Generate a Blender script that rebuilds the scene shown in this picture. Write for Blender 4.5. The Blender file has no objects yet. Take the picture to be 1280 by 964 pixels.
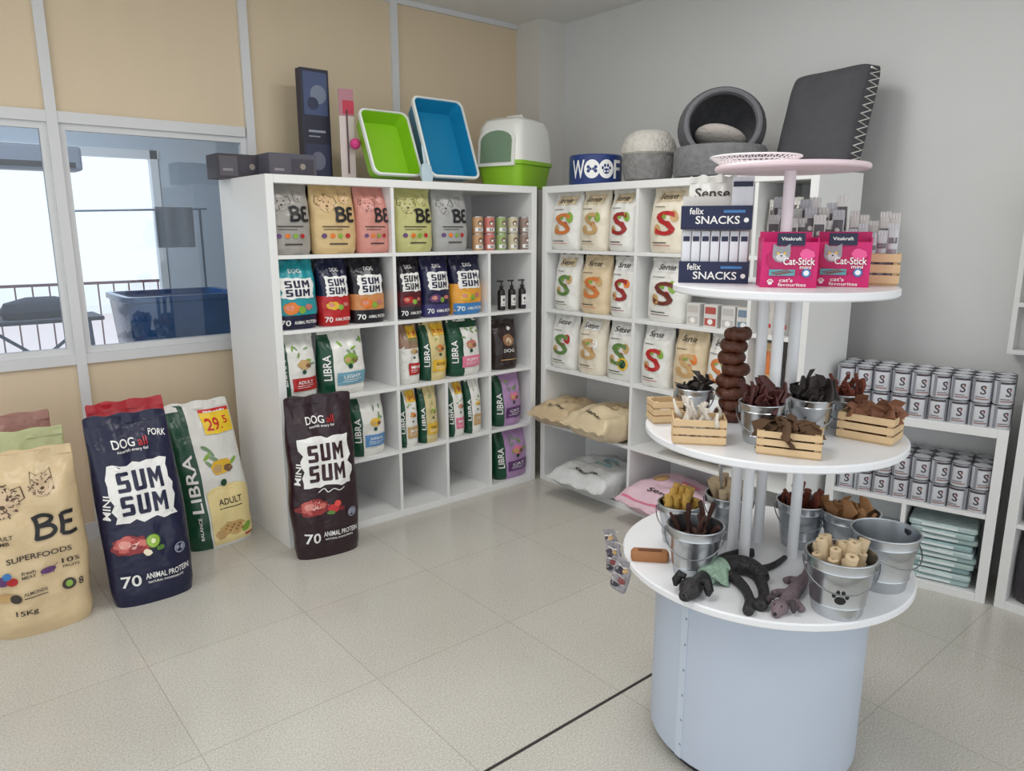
import bpy, bmesh, math, random
from mathutils import Vector, Matrix, noise, Euler
random.seed(7)
R=math.radians; PI=math.pi
S=bpy.context.scene; COL=S.collection
try: S.view_settings.view_transform='Standard'
except Exception as e: print(e)
# ------------------------------------------------------------ camera model
F=920.0; TH=R(12.03); YAW=R(39.8); CH=1.55
def ray(px,py):
    xc=(px-640)/F; yc=-(py-482)/F
    f=math.cos(TH)+yc*math.sin(TH); z=-math.sin(TH)+yc*math.cos(TH)
    s,c=math.sin(YAW),math.cos(YAW)
    return Vector((f*s+xc*c,f*c-xc*s,z))
O0=Vector((0,0,CH))
def onX(px,py,v): d=ray(px,py); return O0+d*(v/d.x)
def onY(px,py,v): d=ray(px,py); return O0+d*(v/d.y)
def onZ(px,py,v): d=ray(px,py); return O0+d*((v-CH)/d.z)
cam=bpy.data.cameras.new('camera'); camo=bpy.data.objects.new('camera',cam); COL.objects.link(camo)
camo.location=O0; camo.rotation_euler=(R(90)-TH,0,-YAW); cam.sensor_width=36; cam.lens=F/1280*36; cam.clip_start=.05
S.camera=camo
# ------------------------------------------------------------ materials
def sl(c):
    c=c/255.0
    return c/12.92 if c<=.04045 else ((c+.055)/1.055)**2.4
MC={}
def M(rgb,rough=.55,metal=0,var=.05,scale=7,bump=0,bscale=80,alpha=None):
    key=(tuple(rgb),rough,metal,var,scale,bump,bscale,alpha)
    if key in MC: return MC[key]
    m=bpy.data.materials.new('material_%d_%d_%d'%tuple(rgb)); m.use_nodes=True
    nt=m.node_tree; bs=nt.nodes['Principled BSDF']
    tc=nt.nodes.new('ShaderNodeTexCoord'); ns=nt.nodes.new('ShaderNodeTexNoise'); ns.inputs['Scale'].default_value=scale
    nt.links.new(tc.outputs['Object'],ns.inputs['Vector'])
    mx=nt.nodes.new('ShaderNodeMix'); mx.data_type='RGBA'
    c=[sl(v) for v in rgb]
    mx.inputs[6].default_value=[max(0,v*(1-var)) for v in c]+[1]
    mx.inputs[7].default_value=[min(1,v*(1+var)) for v in c]+[1]
    nt.links.new(ns.outputs['Fac'],mx.inputs[0]); nt.links.new(mx.outputs[2],bs.inputs['Base Color'])
    bs.inputs['Roughness'].default_value=rough; bs.inputs['Metallic'].default_value=metal
    if bump:
        n2=nt.nodes.new('ShaderNodeTexNoise'); n2.inputs['Scale'].default_value=bscale
        nt.links.new(tc.outputs['Object'],n2.inputs['Vector'])
        b=nt.nodes.new('ShaderNodeBump'); b.inputs['Strength'].default_value=bump; b.inputs['Distance'].default_value=.01
        nt.links.new(n2.outputs['Fac'],b.inputs['Height']); nt.links.new(b.outputs['Normal'],bs.inputs['Normal'])
    if alpha is not None: bs.inputs['Alpha'].default_value=alpha
    MC[key]=m; return m
def FO(rgb,rough=.29,var=.06): return M(rgb,rough,0,var,9,.95,14)   # crinkled foil / plastic of a bag
def PR(rgb,rough=.34): return M(rgb,rough,0,.05,9,.8,14)            # ink printed on that plastic
def floor_mat():
    m=bpy.data.materials.new('terrazzo_tiles'); m.use_nodes=True; nt=m.node_tree; bs=nt.nodes['Principled BSDF']
    tc=nt.nodes.new('ShaderNodeTexCoord'); L=nt.links.new
    n1=nt.nodes.new('ShaderNodeTexNoise'); n1.inputs['Scale'].default_value=170; n1.inputs['Detail'].default_value=2
    n2=nt.nodes.new('ShaderNodeTexVoronoi'); n2.inputs['Scale'].default_value=105
    n3=nt.nodes.new('ShaderNodeTexNoise'); n3.inputs['Scale'].default_value=1.6; n3.inputs['Detail'].default_value=4
    for n in (n1,n2,n3): L(tc.outputs['Object'],n.inputs['Vector'])
    r1=nt.nodes.new('ShaderNodeValToRGB'); r1.color_ramp.elements[0].position=.32; r1.color_ramp.elements[1].position=.68
    r1.color_ramp.elements[0].color=(sl(186),sl(182),sl(173),1); r1.color_ramp.elements[1].color=(sl(216),sl(213),sl(205),1)
    L(n1.outputs['Fac'],r1.inputs['Fac'])
    r2=nt.nodes.new('ShaderNodeValToRGB'); r2.color_ramp.elements[0].position=.1; r2.color_ramp.elements[1].position=.22
    r2.color_ramp.elements[0].color=(.56,.54,.51,1); r2.color_ramp.elements[1].color=(1,1,1,1)
    L(n2.outputs['Distance'],r2.inputs['Fac'])
    mm=nt.nodes.new('ShaderNodeMix'); mm.data_type='RGBA'; mm.blend_type='MULTIPLY'; mm.inputs[0].default_value=.6
    L(r1.outputs['Color'],mm.inputs[6]); L(r2.outputs['Color'],mm.inputs[7])
    r3=nt.nodes.new('ShaderNodeValToRGB'); r3.color_ramp.elements[0].position=.3; r3.color_ramp.elements[1].position=.7
    r3.color_ramp.elements[0].color=(.91,.905,.895,1); r3.color_ramp.elements[1].color=(1,1,1,1); L(n3.outputs['Fac'],r3.inputs['Fac'])
    m3=nt.nodes.new('ShaderNodeMix'); m3.data_type='RGBA'; m3.blend_type='MULTIPLY'; m3.inputs[0].default_value=1
    L(mm.outputs[2],m3.inputs[6]); L(r3.outputs['Color'],m3.inputs[7])
    mp=nt.nodes.new('ShaderNodeMapping'); mp.inputs['Location'].default_value=(.08,.316,0); L(tc.outputs['Object'],mp.inputs['Vector'])
    bk=nt.nodes.new('ShaderNodeTexBrick'); bk.offset=0; bk.inputs['Scale'].default_value=1
    bk.inputs['Brick Width'].default_value=.6; bk.inputs['Row Height'].default_value=.6; bk.inputs['Mortar Size'].default_value=.002
    bk.inputs['Color1'].default_value=(1,1,1,1); bk.inputs['Color2'].default_value=(.955,.955,.95,1); bk.inputs['Mortar'].default_value=(.76,.745,.72,1)
    L(mp.outputs['Vector'],bk.inputs['Vector'])
    m2=nt.nodes.new('ShaderNodeMix'); m2.data_type='RGBA'; m2.blend_type='MULTIPLY'; m2.inputs[0].default_value=1
    L(m3.outputs[2],m2.inputs[6]); L(bk.outputs['Color'],m2.inputs[7])
    L(m2.outputs[2],bs.inputs['Base Color']); bs.inputs['Roughness'].default_value=.2
    return m
def grain_mat(rgb):
    m=bpy.data.materials.new('beige_laminate'); m.use_nodes=True; nt=m.node_tree; bs=nt.nodes['Principled BSDF']; L=nt.links.new
    tc=nt.nodes.new('ShaderNodeTexCoord'); mp=nt.nodes.new('ShaderNodeMapping'); mp.inputs['Scale'].default_value=(6,6,1.2); L(tc.outputs['Object'],mp.inputs['Vector'])
    n=nt.nodes.new('ShaderNodeTexNoise'); n.inputs['Scale'].default_value=2; n.inputs['Detail'].default_value=2; L(mp.outputs['Vector'],n.inputs['Vector'])
    r=nt.nodes.new('ShaderNodeValToRGB'); c=[sl(v) for v in rgb]
    r.color_ramp.elements[0].position=.3; r.color_ramp.elements[1].position=.7
    r.color_ramp.elements[0].color=[v*.992 for v in c]+[1]; r.color_ramp.elements[1].color=[min(1,v*1.008) for v in c]+[1]
    L(n.outputs['Fac'],r.inputs['Fac']); L(r.outputs['Color'],bs.inputs['Base Color']); bs.inputs['Roughness'].default_value=.5
    return m
def glass_mat(tint=(.90,.95,.99)):
    m=bpy.data.materials.new('window_glass'); m.use_nodes=True; nt=m.node_tree; nt.nodes.clear(); L=nt.links.new
    o=nt.nodes.new('ShaderNodeOutputMaterial'); t=nt.nodes.new('ShaderNodeBsdfTransparent'); t.inputs['Color'].default_value=(*tint,1)
    g=nt.nodes.new('ShaderNodeBsdfGlossy'); g.inputs['Roughness'].default_value=.02
    mx=nt.nodes.new('ShaderNodeMixShader'); fr=nt.nodes.new('ShaderNodeFresnel'); fr.inputs['IOR'].default_value=1.6
    L(fr.outputs['Fac'],mx.inputs[0]); L(t.outputs[0],mx.inputs[1]); L(g.outputs[0],mx.inputs[2]); L(mx.outputs[0],o.inputs['Surface'])
    return m
def emit_mat(rgb,s):
    m=bpy.data.materials.new('lamp_glow'); m.use_nodes=True; bs=m.node_tree.nodes['Principled BSDF']
    bs.inputs['Emission Color'].default_value=(*rgb,1); bs.inputs['Emission Strength'].default_value=s; return m
WHITE=M((226,225,222),.45,var=.02); PWHITE=PR((238,237,234)); BLACK=M((22,21,24),.5); NAVY=FO((24,27,58))
STEEL=M((196,200,204),.28,1,.06,12); DSTEEL=M((130,132,136),.35,1)
# ------------------------------------------------------------ mesh tools
class MB:
    def __init__(s): s.v=[];s.f=[];s.m=[]
    def add(s,vs,fs,mi=0,xf=None):
        b=len(s.v)
        for p in vs:
            p=Vector(p)
            if xf is not None: p=xf@p
            s.v.append(tuple(p))
        for q in fs: s.f.append(tuple(b+i for i in q)); s.m.append(mi)
        return s
    def box(s,x0,x1,y0,y1,z0,z1,mi=0,xf=None):
        vs=[(x0,y0,z0),(x1,y0,z0),(x1,y1,z0),(x0,y1,z0),(x0,y0,z1),(x1,y0,z1),(x1,y1,z1),(x0,y1,z1)]
        return s.add(vs,[(0,3,2,1),(4,5,6,7),(0,1,5,4),(1,2,6,5),(2,3,7,6),(3,0,4,7)],mi,xf)
    def lathe(s,prof,seg=32,mi=0,xf=None,capb=False,capt=False):
        vs=[];fs=[];n=len(prof)
        for r,z in prof:
            for k in range(seg):
                a=2*PI*k/seg; vs.append((r*math.cos(a),r*math.sin(a),z))
        for i in range(n-1):
            for k in range(seg):
                k2=(k+1)%seg; fs.append((i*seg+k,i*seg+k2,(i+1)*seg+k2,(i+1)*seg+k))
        if capb: fs.append(tuple(range(seg-1,-1,-1)))
        if capt: fs.append(tuple((n-1)*seg+k for k in range(seg)))
        return s.add(vs,fs,mi,xf)
    def loft(s,rings,mi=0,capb=True,capt=True,closed=False,xf=None):
        vs=[];fs=[];k=len(rings[0]);n=len(rings)
        for r in rings: vs+=list(r)
        for i in range(n if closed else n-1):
            j=(i+1)%n
            for a in range(k):
                b=(a+1)%k; fs.append((i*k+a,i*k+b,j*k+b,j*k+a))
        if not closed:
            if capb: fs.append(tuple(range(k-1,-1,-1)))
            if capt: fs.append(tuple((n-1)*k+a for a in range(k)))
        return s.add(vs,fs,mi,xf)
    def tube(s,pts,rad,seg=8,mi=0,xf=None,closed=False):
        pts=[Vector(p) for p in pts]; n=len(pts)
        if not hasattr(rad,'__len__'): rad=[rad]*n
        rings=[]; up=None
        for i,p in enumerate(pts):
            if closed: t=pts[(i+1)%n]-pts[i-1]
            else: t=pts[min(n-1,i+1)]-pts[max(0,i-1)]
            t.normalize()
            if up is None:
                up=Vector((0,0,1)) if abs(t.z)<.9 else Vector((1,0,0))
            a=up-t*up.dot(t); a.normalize(); b=t.cross(a); up=a
            rings.append([tuple(p+(a*math.cos(2*PI*k/seg)+b*math.sin(2*PI*k/seg))*rad[i]) for k in range(seg)])
        return s.loft(rings,mi,closed=closed,xf=xf)
    def ball(s,c,rx,ry,rz,xf=None,seg=16):
        prof=[(.001,-1)]+[(math.cos(R(a)),math.sin(R(a))) for a in range(-75,90,15)]+[(.001,1)]
        T=Matrix.Translation(c)@(xf or Matrix.Identity(4))@Matrix.Diagonal((rx,ry,rz,1))
        return s.lathe(prof,seg,xf=T,capb=True,capt=True)
    def build(s,name,mats,parent=None,smooth=35,bevel=0,recalc=True):
        me=bpy.data.meshes.new(name); me.from_pydata(s.v,[],s.f)
        if not isinstance(mats,(list,tuple)): mats=[mats]
        for m in mats: me.materials.append(m)
        for i,p in enumerate(me.polygons): p.material_index=s.m[i]
        if recalc:
            bm=bmesh.new(); bm.from_mesh(me); bmesh.ops.recalc_face_normals(bm,faces=bm.faces); bm.to_mesh(me); bm.free()
        if smooth:
            for p in me.polygons: p.use_smooth=True
            me.set_sharp_from_angle(angle=R(smooth))
        o=bpy.data.objects.new(name,me); COL.objects.link(o)
        if parent: o.parent=parent
        if bevel:
            b=o.modifiers.new('bevel','BEVEL'); b.width=bevel; b.segments=2; b.limit_method='ANGLE'
        return o
def rr(hw,hd,r,z,n=4,cx=0,cy=0):
    out=[]
    for (sx,sy,a0) in ((1,1,0),(-1,1,90),(-1,-1,180),(1,-1,270)):
        for k in range(n+1):
            a=R(a0+90*k/n); out.append((cx+sx*(hw-r)+r*math.cos(a),cy+sy*(hd-r)+r*math.sin(a),z))
    return out
def tag(o,label,cat,group=None):
    o['label']=label; o['category']=cat
    if group: o['group']=group
    if len(label.split())>16: print('LONG',label)
    return o
def thing(name,label,cat,loc=(0,0,0),rz=0,rx=0,group=None):
    o=bpy.data.objects.new(name,None); COL.objects.link(o); o.empty_display_size=.05
    o.location=loc; o.rotation_euler=(rx,0,rz); return tag(o,label,cat,group)
def struct(o): o['kind']='structure'; return o
def dup(root,loc,rz=None,label=None,group=None):
    r=root.copy(); COL.objects.link(r); r.location=loc
    if rz is not None: r.rotation_euler=(root.rotation_euler[0],root.rotation_euler[1],rz)
    if label: r['label']=label
    if group: r['group']=group
    for ch in list(root.children):
        c=ch.copy(); COL.objects.link(c); c.parent=r
        for g in list(ch.children):
            d=g.copy(); COL.objects.link(d); d.parent=c
    return r
# ------------------------------------------------------------ printed art
TG={}
def textgeo(s,bold):
    if (s,bold) in TG: return TG[(s,bold)]
    cu=bpy.data.curves.new('t','FONT'); cu.body=s; cu.size=1; cu.resolution_u=3; cu.offset=.014 if bold else 0
    ob=bpy.data.objects.new('t',cu); COL.objects.link(ob)
    dg=bpy.context.evaluated_depsgraph_get()
    me=bpy.data.meshes.new_from_object(ob.evaluated_get(dg))
    bm=bmesh.new(); bm.from_mesh(me)
    xs=[v.co.x for v in bm.verts]; ys=[v.co.y for v in bm.verts]
    x0,x1,y0,y1=min(xs),max(xs),min(ys),max(ys)
    st=.16 if len(s)<7 else .35
    def cut(co,no):
        bmesh.ops.bisect_plane(bm,geom=bm.verts[:]+bm.edges[:]+bm.faces[:],plane_co=co,plane_no=no,dist=1e-5)
    n=int((x1-x0)/st)
    for i in range(1,n+1): cut((x0+(x1-x0)*i/(n+1),0,0),(1,0,0))
    for i in range(1,4 if len(s)<7 else 2): cut((0,y0+(y1-y0)*i/(4 if len(s)<7 else 2),0),(0,1,0))
    bm.verts.index_update()
    vs=[(v.co.x,v.co.y) for v in bm.verts]; fs=[tuple(v.index for v in f.verts) for f in bm.faces]; bm.free()
    vs=[((x-x0)/(x1-x0)-.5,(y-y0)/(y1-y0)-.5) for x,y in vs]
    bpy.data.objects.remove(ob); bpy.data.curves.remove(cu); bpy.data.meshes.remove(me)
    TG[(s,bold)]=(vs,fs,(x1-x0)/(y1-y0)); return TG[(s,bold)]
def fan(pts,c,rings):
    n=len(pts); vs=[c]
    for k in range(1,rings+1): vs+=[(c[0]+(x-c[0])*k/rings,c[1]+(z-c[1])*k/rings) for x,z in pts]
    fs=[(0,1+k,1+(k+1)%n) for k in range(n)]
    for q in range(rings-1): fs+=[(1+q*n+k,1+(q+1)*n+k,1+(q+1)*n+(k+1)%n,1+q*n+(k+1)%n) for k in range(n)]
    return vs,fs
def crom(P,n=4):
    out=[]
    for i in range(len(P)-1):
        a=P[max(0,i-1)];b=P[i];c=P[i+1];e=P[min(len(P)-1,i+2)]
        for k in range(n):
            t=k/n; out.append(tuple(.5*((2*b[q])+(-a[q]+c[q])*t+(2*a[q]-5*b[q]+4*c[q]-e[q])*t*t+(-a[q]+3*b[q]-3*c[q]+e[q])*t**3) for q in range(len(b))))
    out.append(tuple(P[-1])); return out
SQ=[[(0,.8),(.93,.8),(1,.88),(0.0,.93)],[(0.0,.92),(1,.88),(.9,1),(.12,1)],[(0,.59),(.36,.59),(.36,.8),(0,.8)],[(0.05,.41),(1,.41),(.93,.59),(0,.59)],[(.64,.2),(1,.2),(1,.41),(.64,.41)],[(0.02,.0),(.88,0),(1,.1),(1,.2)],[(0.02,0),(1,.2),(.64,.2),(0,.2)]]
UQ=[[(0,.1),(.36,.1),(.36,1),(0,1)],[(.64,.1),(1,.1),(1,1),(.64,1)],[(.1,0),(.9,0),(1,.12),(0,.12)],[(.36,.12),(.64,.12),(.64,.19),(.36,.19)]]
MQ=[[(0,0),(.27,0),(.27,1),(0,1)],[(.73,0),(1,0),(1,1),(.73,1)],[(.27,.58),(.5,.24),(.5,.62),(.27,1)],[(.5,.24),(.73,.58),(.73,1),(.5,.62)]]
BEL=[crom([(.06,.98),(.1,.5),(.04,.0)]),crom([(.0,.9),(.25,1.0),(.44,.86),(.36,.64),(.1,.54)]),crom([(.1,.54),(.4,.5),(.5,.28),(.36,.06),(.02,.04)]),
     crom([(.96,.95),(.78,.97),(.66,.92)]),crom([(.66,.94),(.68,.5),(.64,.06)]),crom([(.67,.53),(.8,.55),(.92,.53)]),crom([(.64,.07),(.82,.03),(1.0,.08)])]
class Art:
    def __init__(s,w,h): s.w=w;s.h=h;s.P=[];s.T=[];s.k=0
    def _a(s,L,vs,fs,m): s.k+=1; L.append((vs,fs,m,s.k))
    def rect(s,x0,z0,x1,z1,m):
        X0,X1,Z0,Z1=x0*s.w,x1*s.w,z0*s.h,z1*s.h
        nx=max(1,min(16,int(abs(X1-X0)/.015)+1)); nz=max(1,min(14,int(abs(Z1-Z0)/.02)+1))
        vs=[(X0+(X1-X0)*i/nx,Z0+(Z1-Z0)*j/nz) for j in range(nz+1) for i in range(nx+1)]
        fs=[(j*(nx+1)+i,j*(nx+1)+i+1,(j+1)*(nx+1)+i+1,(j+1)*(nx+1)+i) for j in range(nz) for i in range(nx)]
        s._a(s.P,vs,fs,m)
    def sumword(s,cx,cz,L,H,m):
        vs=[];fs=[];N=3;K=4
        for li,Q in enumerate((SQ,UQ,MQ)):
            x0=cx-L/2+li*L*(.35 if li<2 else .345); a=L*(.28 if li<2 else .31)
            for q in Q:
                b=len(vs)
                for j in range(K+1):
                    for i in range(N+1):
                        u,v=i/N,j/K
                        x=(q[0][0]*(1-u)+q[1][0]*u)*(1-v)+(q[3][0]*(1-u)+q[2][0]*u)*v
                        z=(q[0][1]*(1-u)+q[1][1]*u)*(1-v)+(q[3][1]*(1-u)+q[2][1]*u)*v
                        vs.append(((x0+a*x)*s.w,(cz-H/2+H*z)*s.h))
                fs+=[(b+j*(N+1)+i,b+j*(N+1)+i+1,b+(j+1)*(N+1)+i+1,b+(j+1)*(N+1)+i) for j in range(K) for i in range(N)]
        s._a(s.T,vs,fs,m)
    def strokes(s,lines,wd,m,L=None,taper=True):
        vs=[];fs=[]
        for ln in lines:
            P=[Vector((x*s.w,z*s.h)) for x,z in ln]; b=len(vs); n=len(P)
            for i,p in enumerate(P):
                t=P[min(n-1,i+1)]-P[max(0,i-1)]; t=t.normalized() if t.length>0 else Vector((1,0)); nn=Vector((-t.y,t.x))*wd*s.w*.5*(1 if (0<i<n-1 or not taper) else .5)
                vs+=[tuple(p-nn),tuple(p+nn)]
            fs+=[(b+2*i,b+2*i+2,b+2*i+3,b+2*i+1) for i in range(n-1)]
        s._a(s.P if L is None else L,vs,fs,m)
    def brush_be(s,cx,cz,Wd,Hh,wd,m):
        s.strokes([[(cx-Wd/2+x*Wd,cz-Hh/2+z*Hh) for x,z in ln] for ln in BEL],wd,m,s.T,False)
    def ell(s,cx,cz,rx,rz,m,n=20,rot=0):
        CX,CZ,a,b=cx*s.w,cz*s.h,rx*s.w,rz*s.w
        c,q=math.cos(R(rot)),math.sin(R(rot)); pts=[]
        for k in range(n):
            t=2*PI*k/n; x=a*math.cos(t); z=b*math.sin(t); pts.append((CX+x*c-z*q,CZ+x*q+z*c))
        vs,fs=fan(pts,(CX,CZ),3 if max(a,b)>.02 else 1); s._a(s.P,vs,fs,m)
    def blob(s,cx,cz,rx,rz,m,sd=0,jag=.14,n=22):
        rn=random.Random(sd); pts=[]
        for k in range(n):
            t=2*PI*k/n; f=1+rn.uniform(-jag,jag); pts.append((cx*s.w+rx*s.w*f*math.cos(t),cz*s.h+rz*s.w*f*math.sin(t)))
        vs,fs=fan(pts,(cx*s.w,cz*s.h),3); s._a(s.P,vs,fs,m)
    def meat(s,cx,cz,r,sd=0):
        # a small still life of raw meat: dark cut, marbled slices, fat lines
        rn=random.Random(sd); q=s.w/s.h
        s.blob(cx-.1*r,cz,r*1.1,r*.62,PR((132,44,46)),sd); s.blob(cx-.35*r,cz+.1*r*q,r*.62,r*.5,PR((196,98,92)),sd+1); s.blob(cx+.35*r,cz-.05*r*q,r*.6,r*.42,PR((176,66,66)),sd+2); s.blob(cx-.42*r,cz+.12*r*q,r*.34,r*.26,PR((222,150,138)),sd+3)
        s.blob(cx+.2*r,cz-.3*r*q,r*.5,r*.26,PR((150,52,54)),sd+4); s.blob(cx+.55*r,cz+.08*r*q,r*.26,r*.2,PR((206,116,106)),sd+5)
        L=[]
        for k in range(14):
            a=rn.uniform(0,6.28); d=rn.uniform(0,.8)*r; x=cx+d*math.cos(a); z=cz+d*.5*math.sin(a)*q; b=rn.uniform(-.6,.6)
            L.append([(x,z),(x+.12*r*math.cos(b),z+.12*r*math.sin(b)*q),(x+.24*r*math.cos(b+.4),z+.22*r*math.sin(b+.4)*q)])
        s.strokes(L,r*.06,PR((236,196,186)))
    def poly(s,pts,m): s._a(s.P,[(x*s.w,z*s.h) for x,z in pts],[tuple(range(len(pts)))],m)
    def ragged(s,x0,z0,x1,z1,m,sd=0,N=9):
        rn=random.Random(sd); pts=[]; j=(x1-x0)*.05
        for i in range(N): pts.append((x0+(x1-x0)*i/N,z0+rn.uniform(-.012,.012)))
        for i in range(N): pts.append((x1+rn.uniform(-j,j),z0+(z1-z0)*i/N))
        for i in range(N): pts.append((x1-(x1-x0)*i/N,z1+rn.uniform(-.012,.012)))
        for i in range(N): pts.append((x0+rn.uniform(-j,j),z1-(z1-z0)*i/N))
        pts=[(x*s.w,z*s.h) for x,z in pts]
        vs,fs=fan(pts,((x0+x1)/2*s.w,(z0+z1)/2*s.h),6); s._a(s.P,vs,fs,m)
    def text(s,t,cx,cz,L,m,H=None,rot=0,bold=True):
        vs,fs,asp=textgeo(t,bold); c,q=math.cos(R(rot)),math.sin(R(rot))
        vert=45<abs(rot)<135
        l=L*(s.h if vert else s.w); hh=(l/asp) if H is None else H*(s.w if vert else s.h)
        out=[]
        for x,z in vs: x*=l; z*=hh; out.append((cx*s.w+x*c-z*q,cz*s.h+x*q+z*c))
        s._a(s.T,out,fs,m)
    def paw(s,cx,cz,r,m):
        s.ell(cx,cz-r*.25*s.w/s.h,r*.55,r*.45,m,14)
        for dx,dz in ((-.62,.25),(-.25,.62),(.25,.62),(.62,.25)): s.ell(cx+dx*r,cz+dz*r*s.w/s.h,r*.2,r*.27,m,10)
    def face(s,cx,cz,r,lt,dk,sd=0,nh=40,pointy=False):
        rn=random.Random(sd); q=s.w/s.h
        s.ell(cx,cz,r*.95,r,lt,18)
        L=[]
        for k in range(nh):
            a=rn.uniform(0,2*PI); r0=r*rn.uniform(.45,.95); r1=r0+r*rn.uniform(.15,.3); b=a+rn.uniform(-.25,.25)
            L.append([(cx+r0*math.cos(a),cz+r0*math.sin(a)*q),(cx+(r0+r1)/2*math.cos((a+b)/2+.05),cz+(r0+r1)/2*math.sin((a+b)/2+.05)*q),(cx+r1*math.cos(b),cz+r1*math.sin(b)*q)])
        for sg in (-1,1):
            if pointy: L.append([(cx+sg*r*.95,cz+r*.35*q),(cx+sg*r*.85,cz+r*1.35*q),(cx+sg*r*.3,cz+r*.92*q)])
            else: L.append([(cx+sg*r*.7,cz+r*.75*q),(cx+sg*r*1.15,cz+r*.85*q),(cx+sg*r*1.3,cz+r*.1*q),(cx+sg*r*1.0,cz-r*.1*q)])
        L.append([(cx-r*.25,cz-r*.55*q),(cx,cz-r*.68*q),(cx+r*.25,cz-r*.55*q)])
        s.strokes(L,r*.085,dk)
        for sg in (-1,1): s.ell(cx+sg*r*.36,cz+r*.18*q,r*.1,r*.12,dk,10)
        s.ell(cx,cz-r*.3*q,r*.19,r*.14,dk,12)
    def build(s,mapfn,parent,eps=.0016,textup=.0,split=False):
        jobs=[]
        for nm,L in (('printed_panel',s.P),('lettering',s.T)):
            if not L: continue
            if split: jobs+=[(nm,[it]) for it in L]
            else: jobs.append((nm,L))
        for nm,L in jobs:
            V=[];Fc=[];MI=[];mats=[]
            for vs,fs,m,k in L:
                if m not in mats: mats.append(m)
                b=len(V); mi=mats.index(m); up=textup if nm=='lettering' else 0
                V+=[tuple(mapfn(x,z,eps+.00012*k+up)) for x,z in vs]
                for f in fs: Fc.append(tuple(b+i for i in f)); MI.append(mi)
            me=bpy.data.meshes.new(nm); me.from_pydata(V,[],Fc)
            for m in mats: me.materials.append(m)
            for i,p in enumerate(me.polygons): p.material_index=MI[i]
            o=bpy.data.objects.new(nm,me); COL.objects.link(o); o.parent=parent
def interp(K,v):
    for (a,p),(b,q) in zip(K,K[1:]):
        if v<=b:
            t=(v-a)/(b-a); t=t*t*(3-2*t); return p+(q-p)*t
    return K[-1][1]
PD=[(0,.8),(.07,1.0),(.3,1.06),(.55,1.0),(.72,.84),(.84,.55),(.92,.22),(.96,.1),(1,.06)]
PW=[(0,.90),(.07,.965),(.35,1),(.7,.985),(.9,.955),(1,.95)]
PD2=[(0,.06),(.05,.22),(.16,.78),(.35,1),(.65,1),(.84,.78),(.95,.22),(1,.06)]
PW2=[(0,1),(.06,1),(.2,.965),(.5,.955),(.8,.965),(.94,1),(1,1)]
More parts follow.
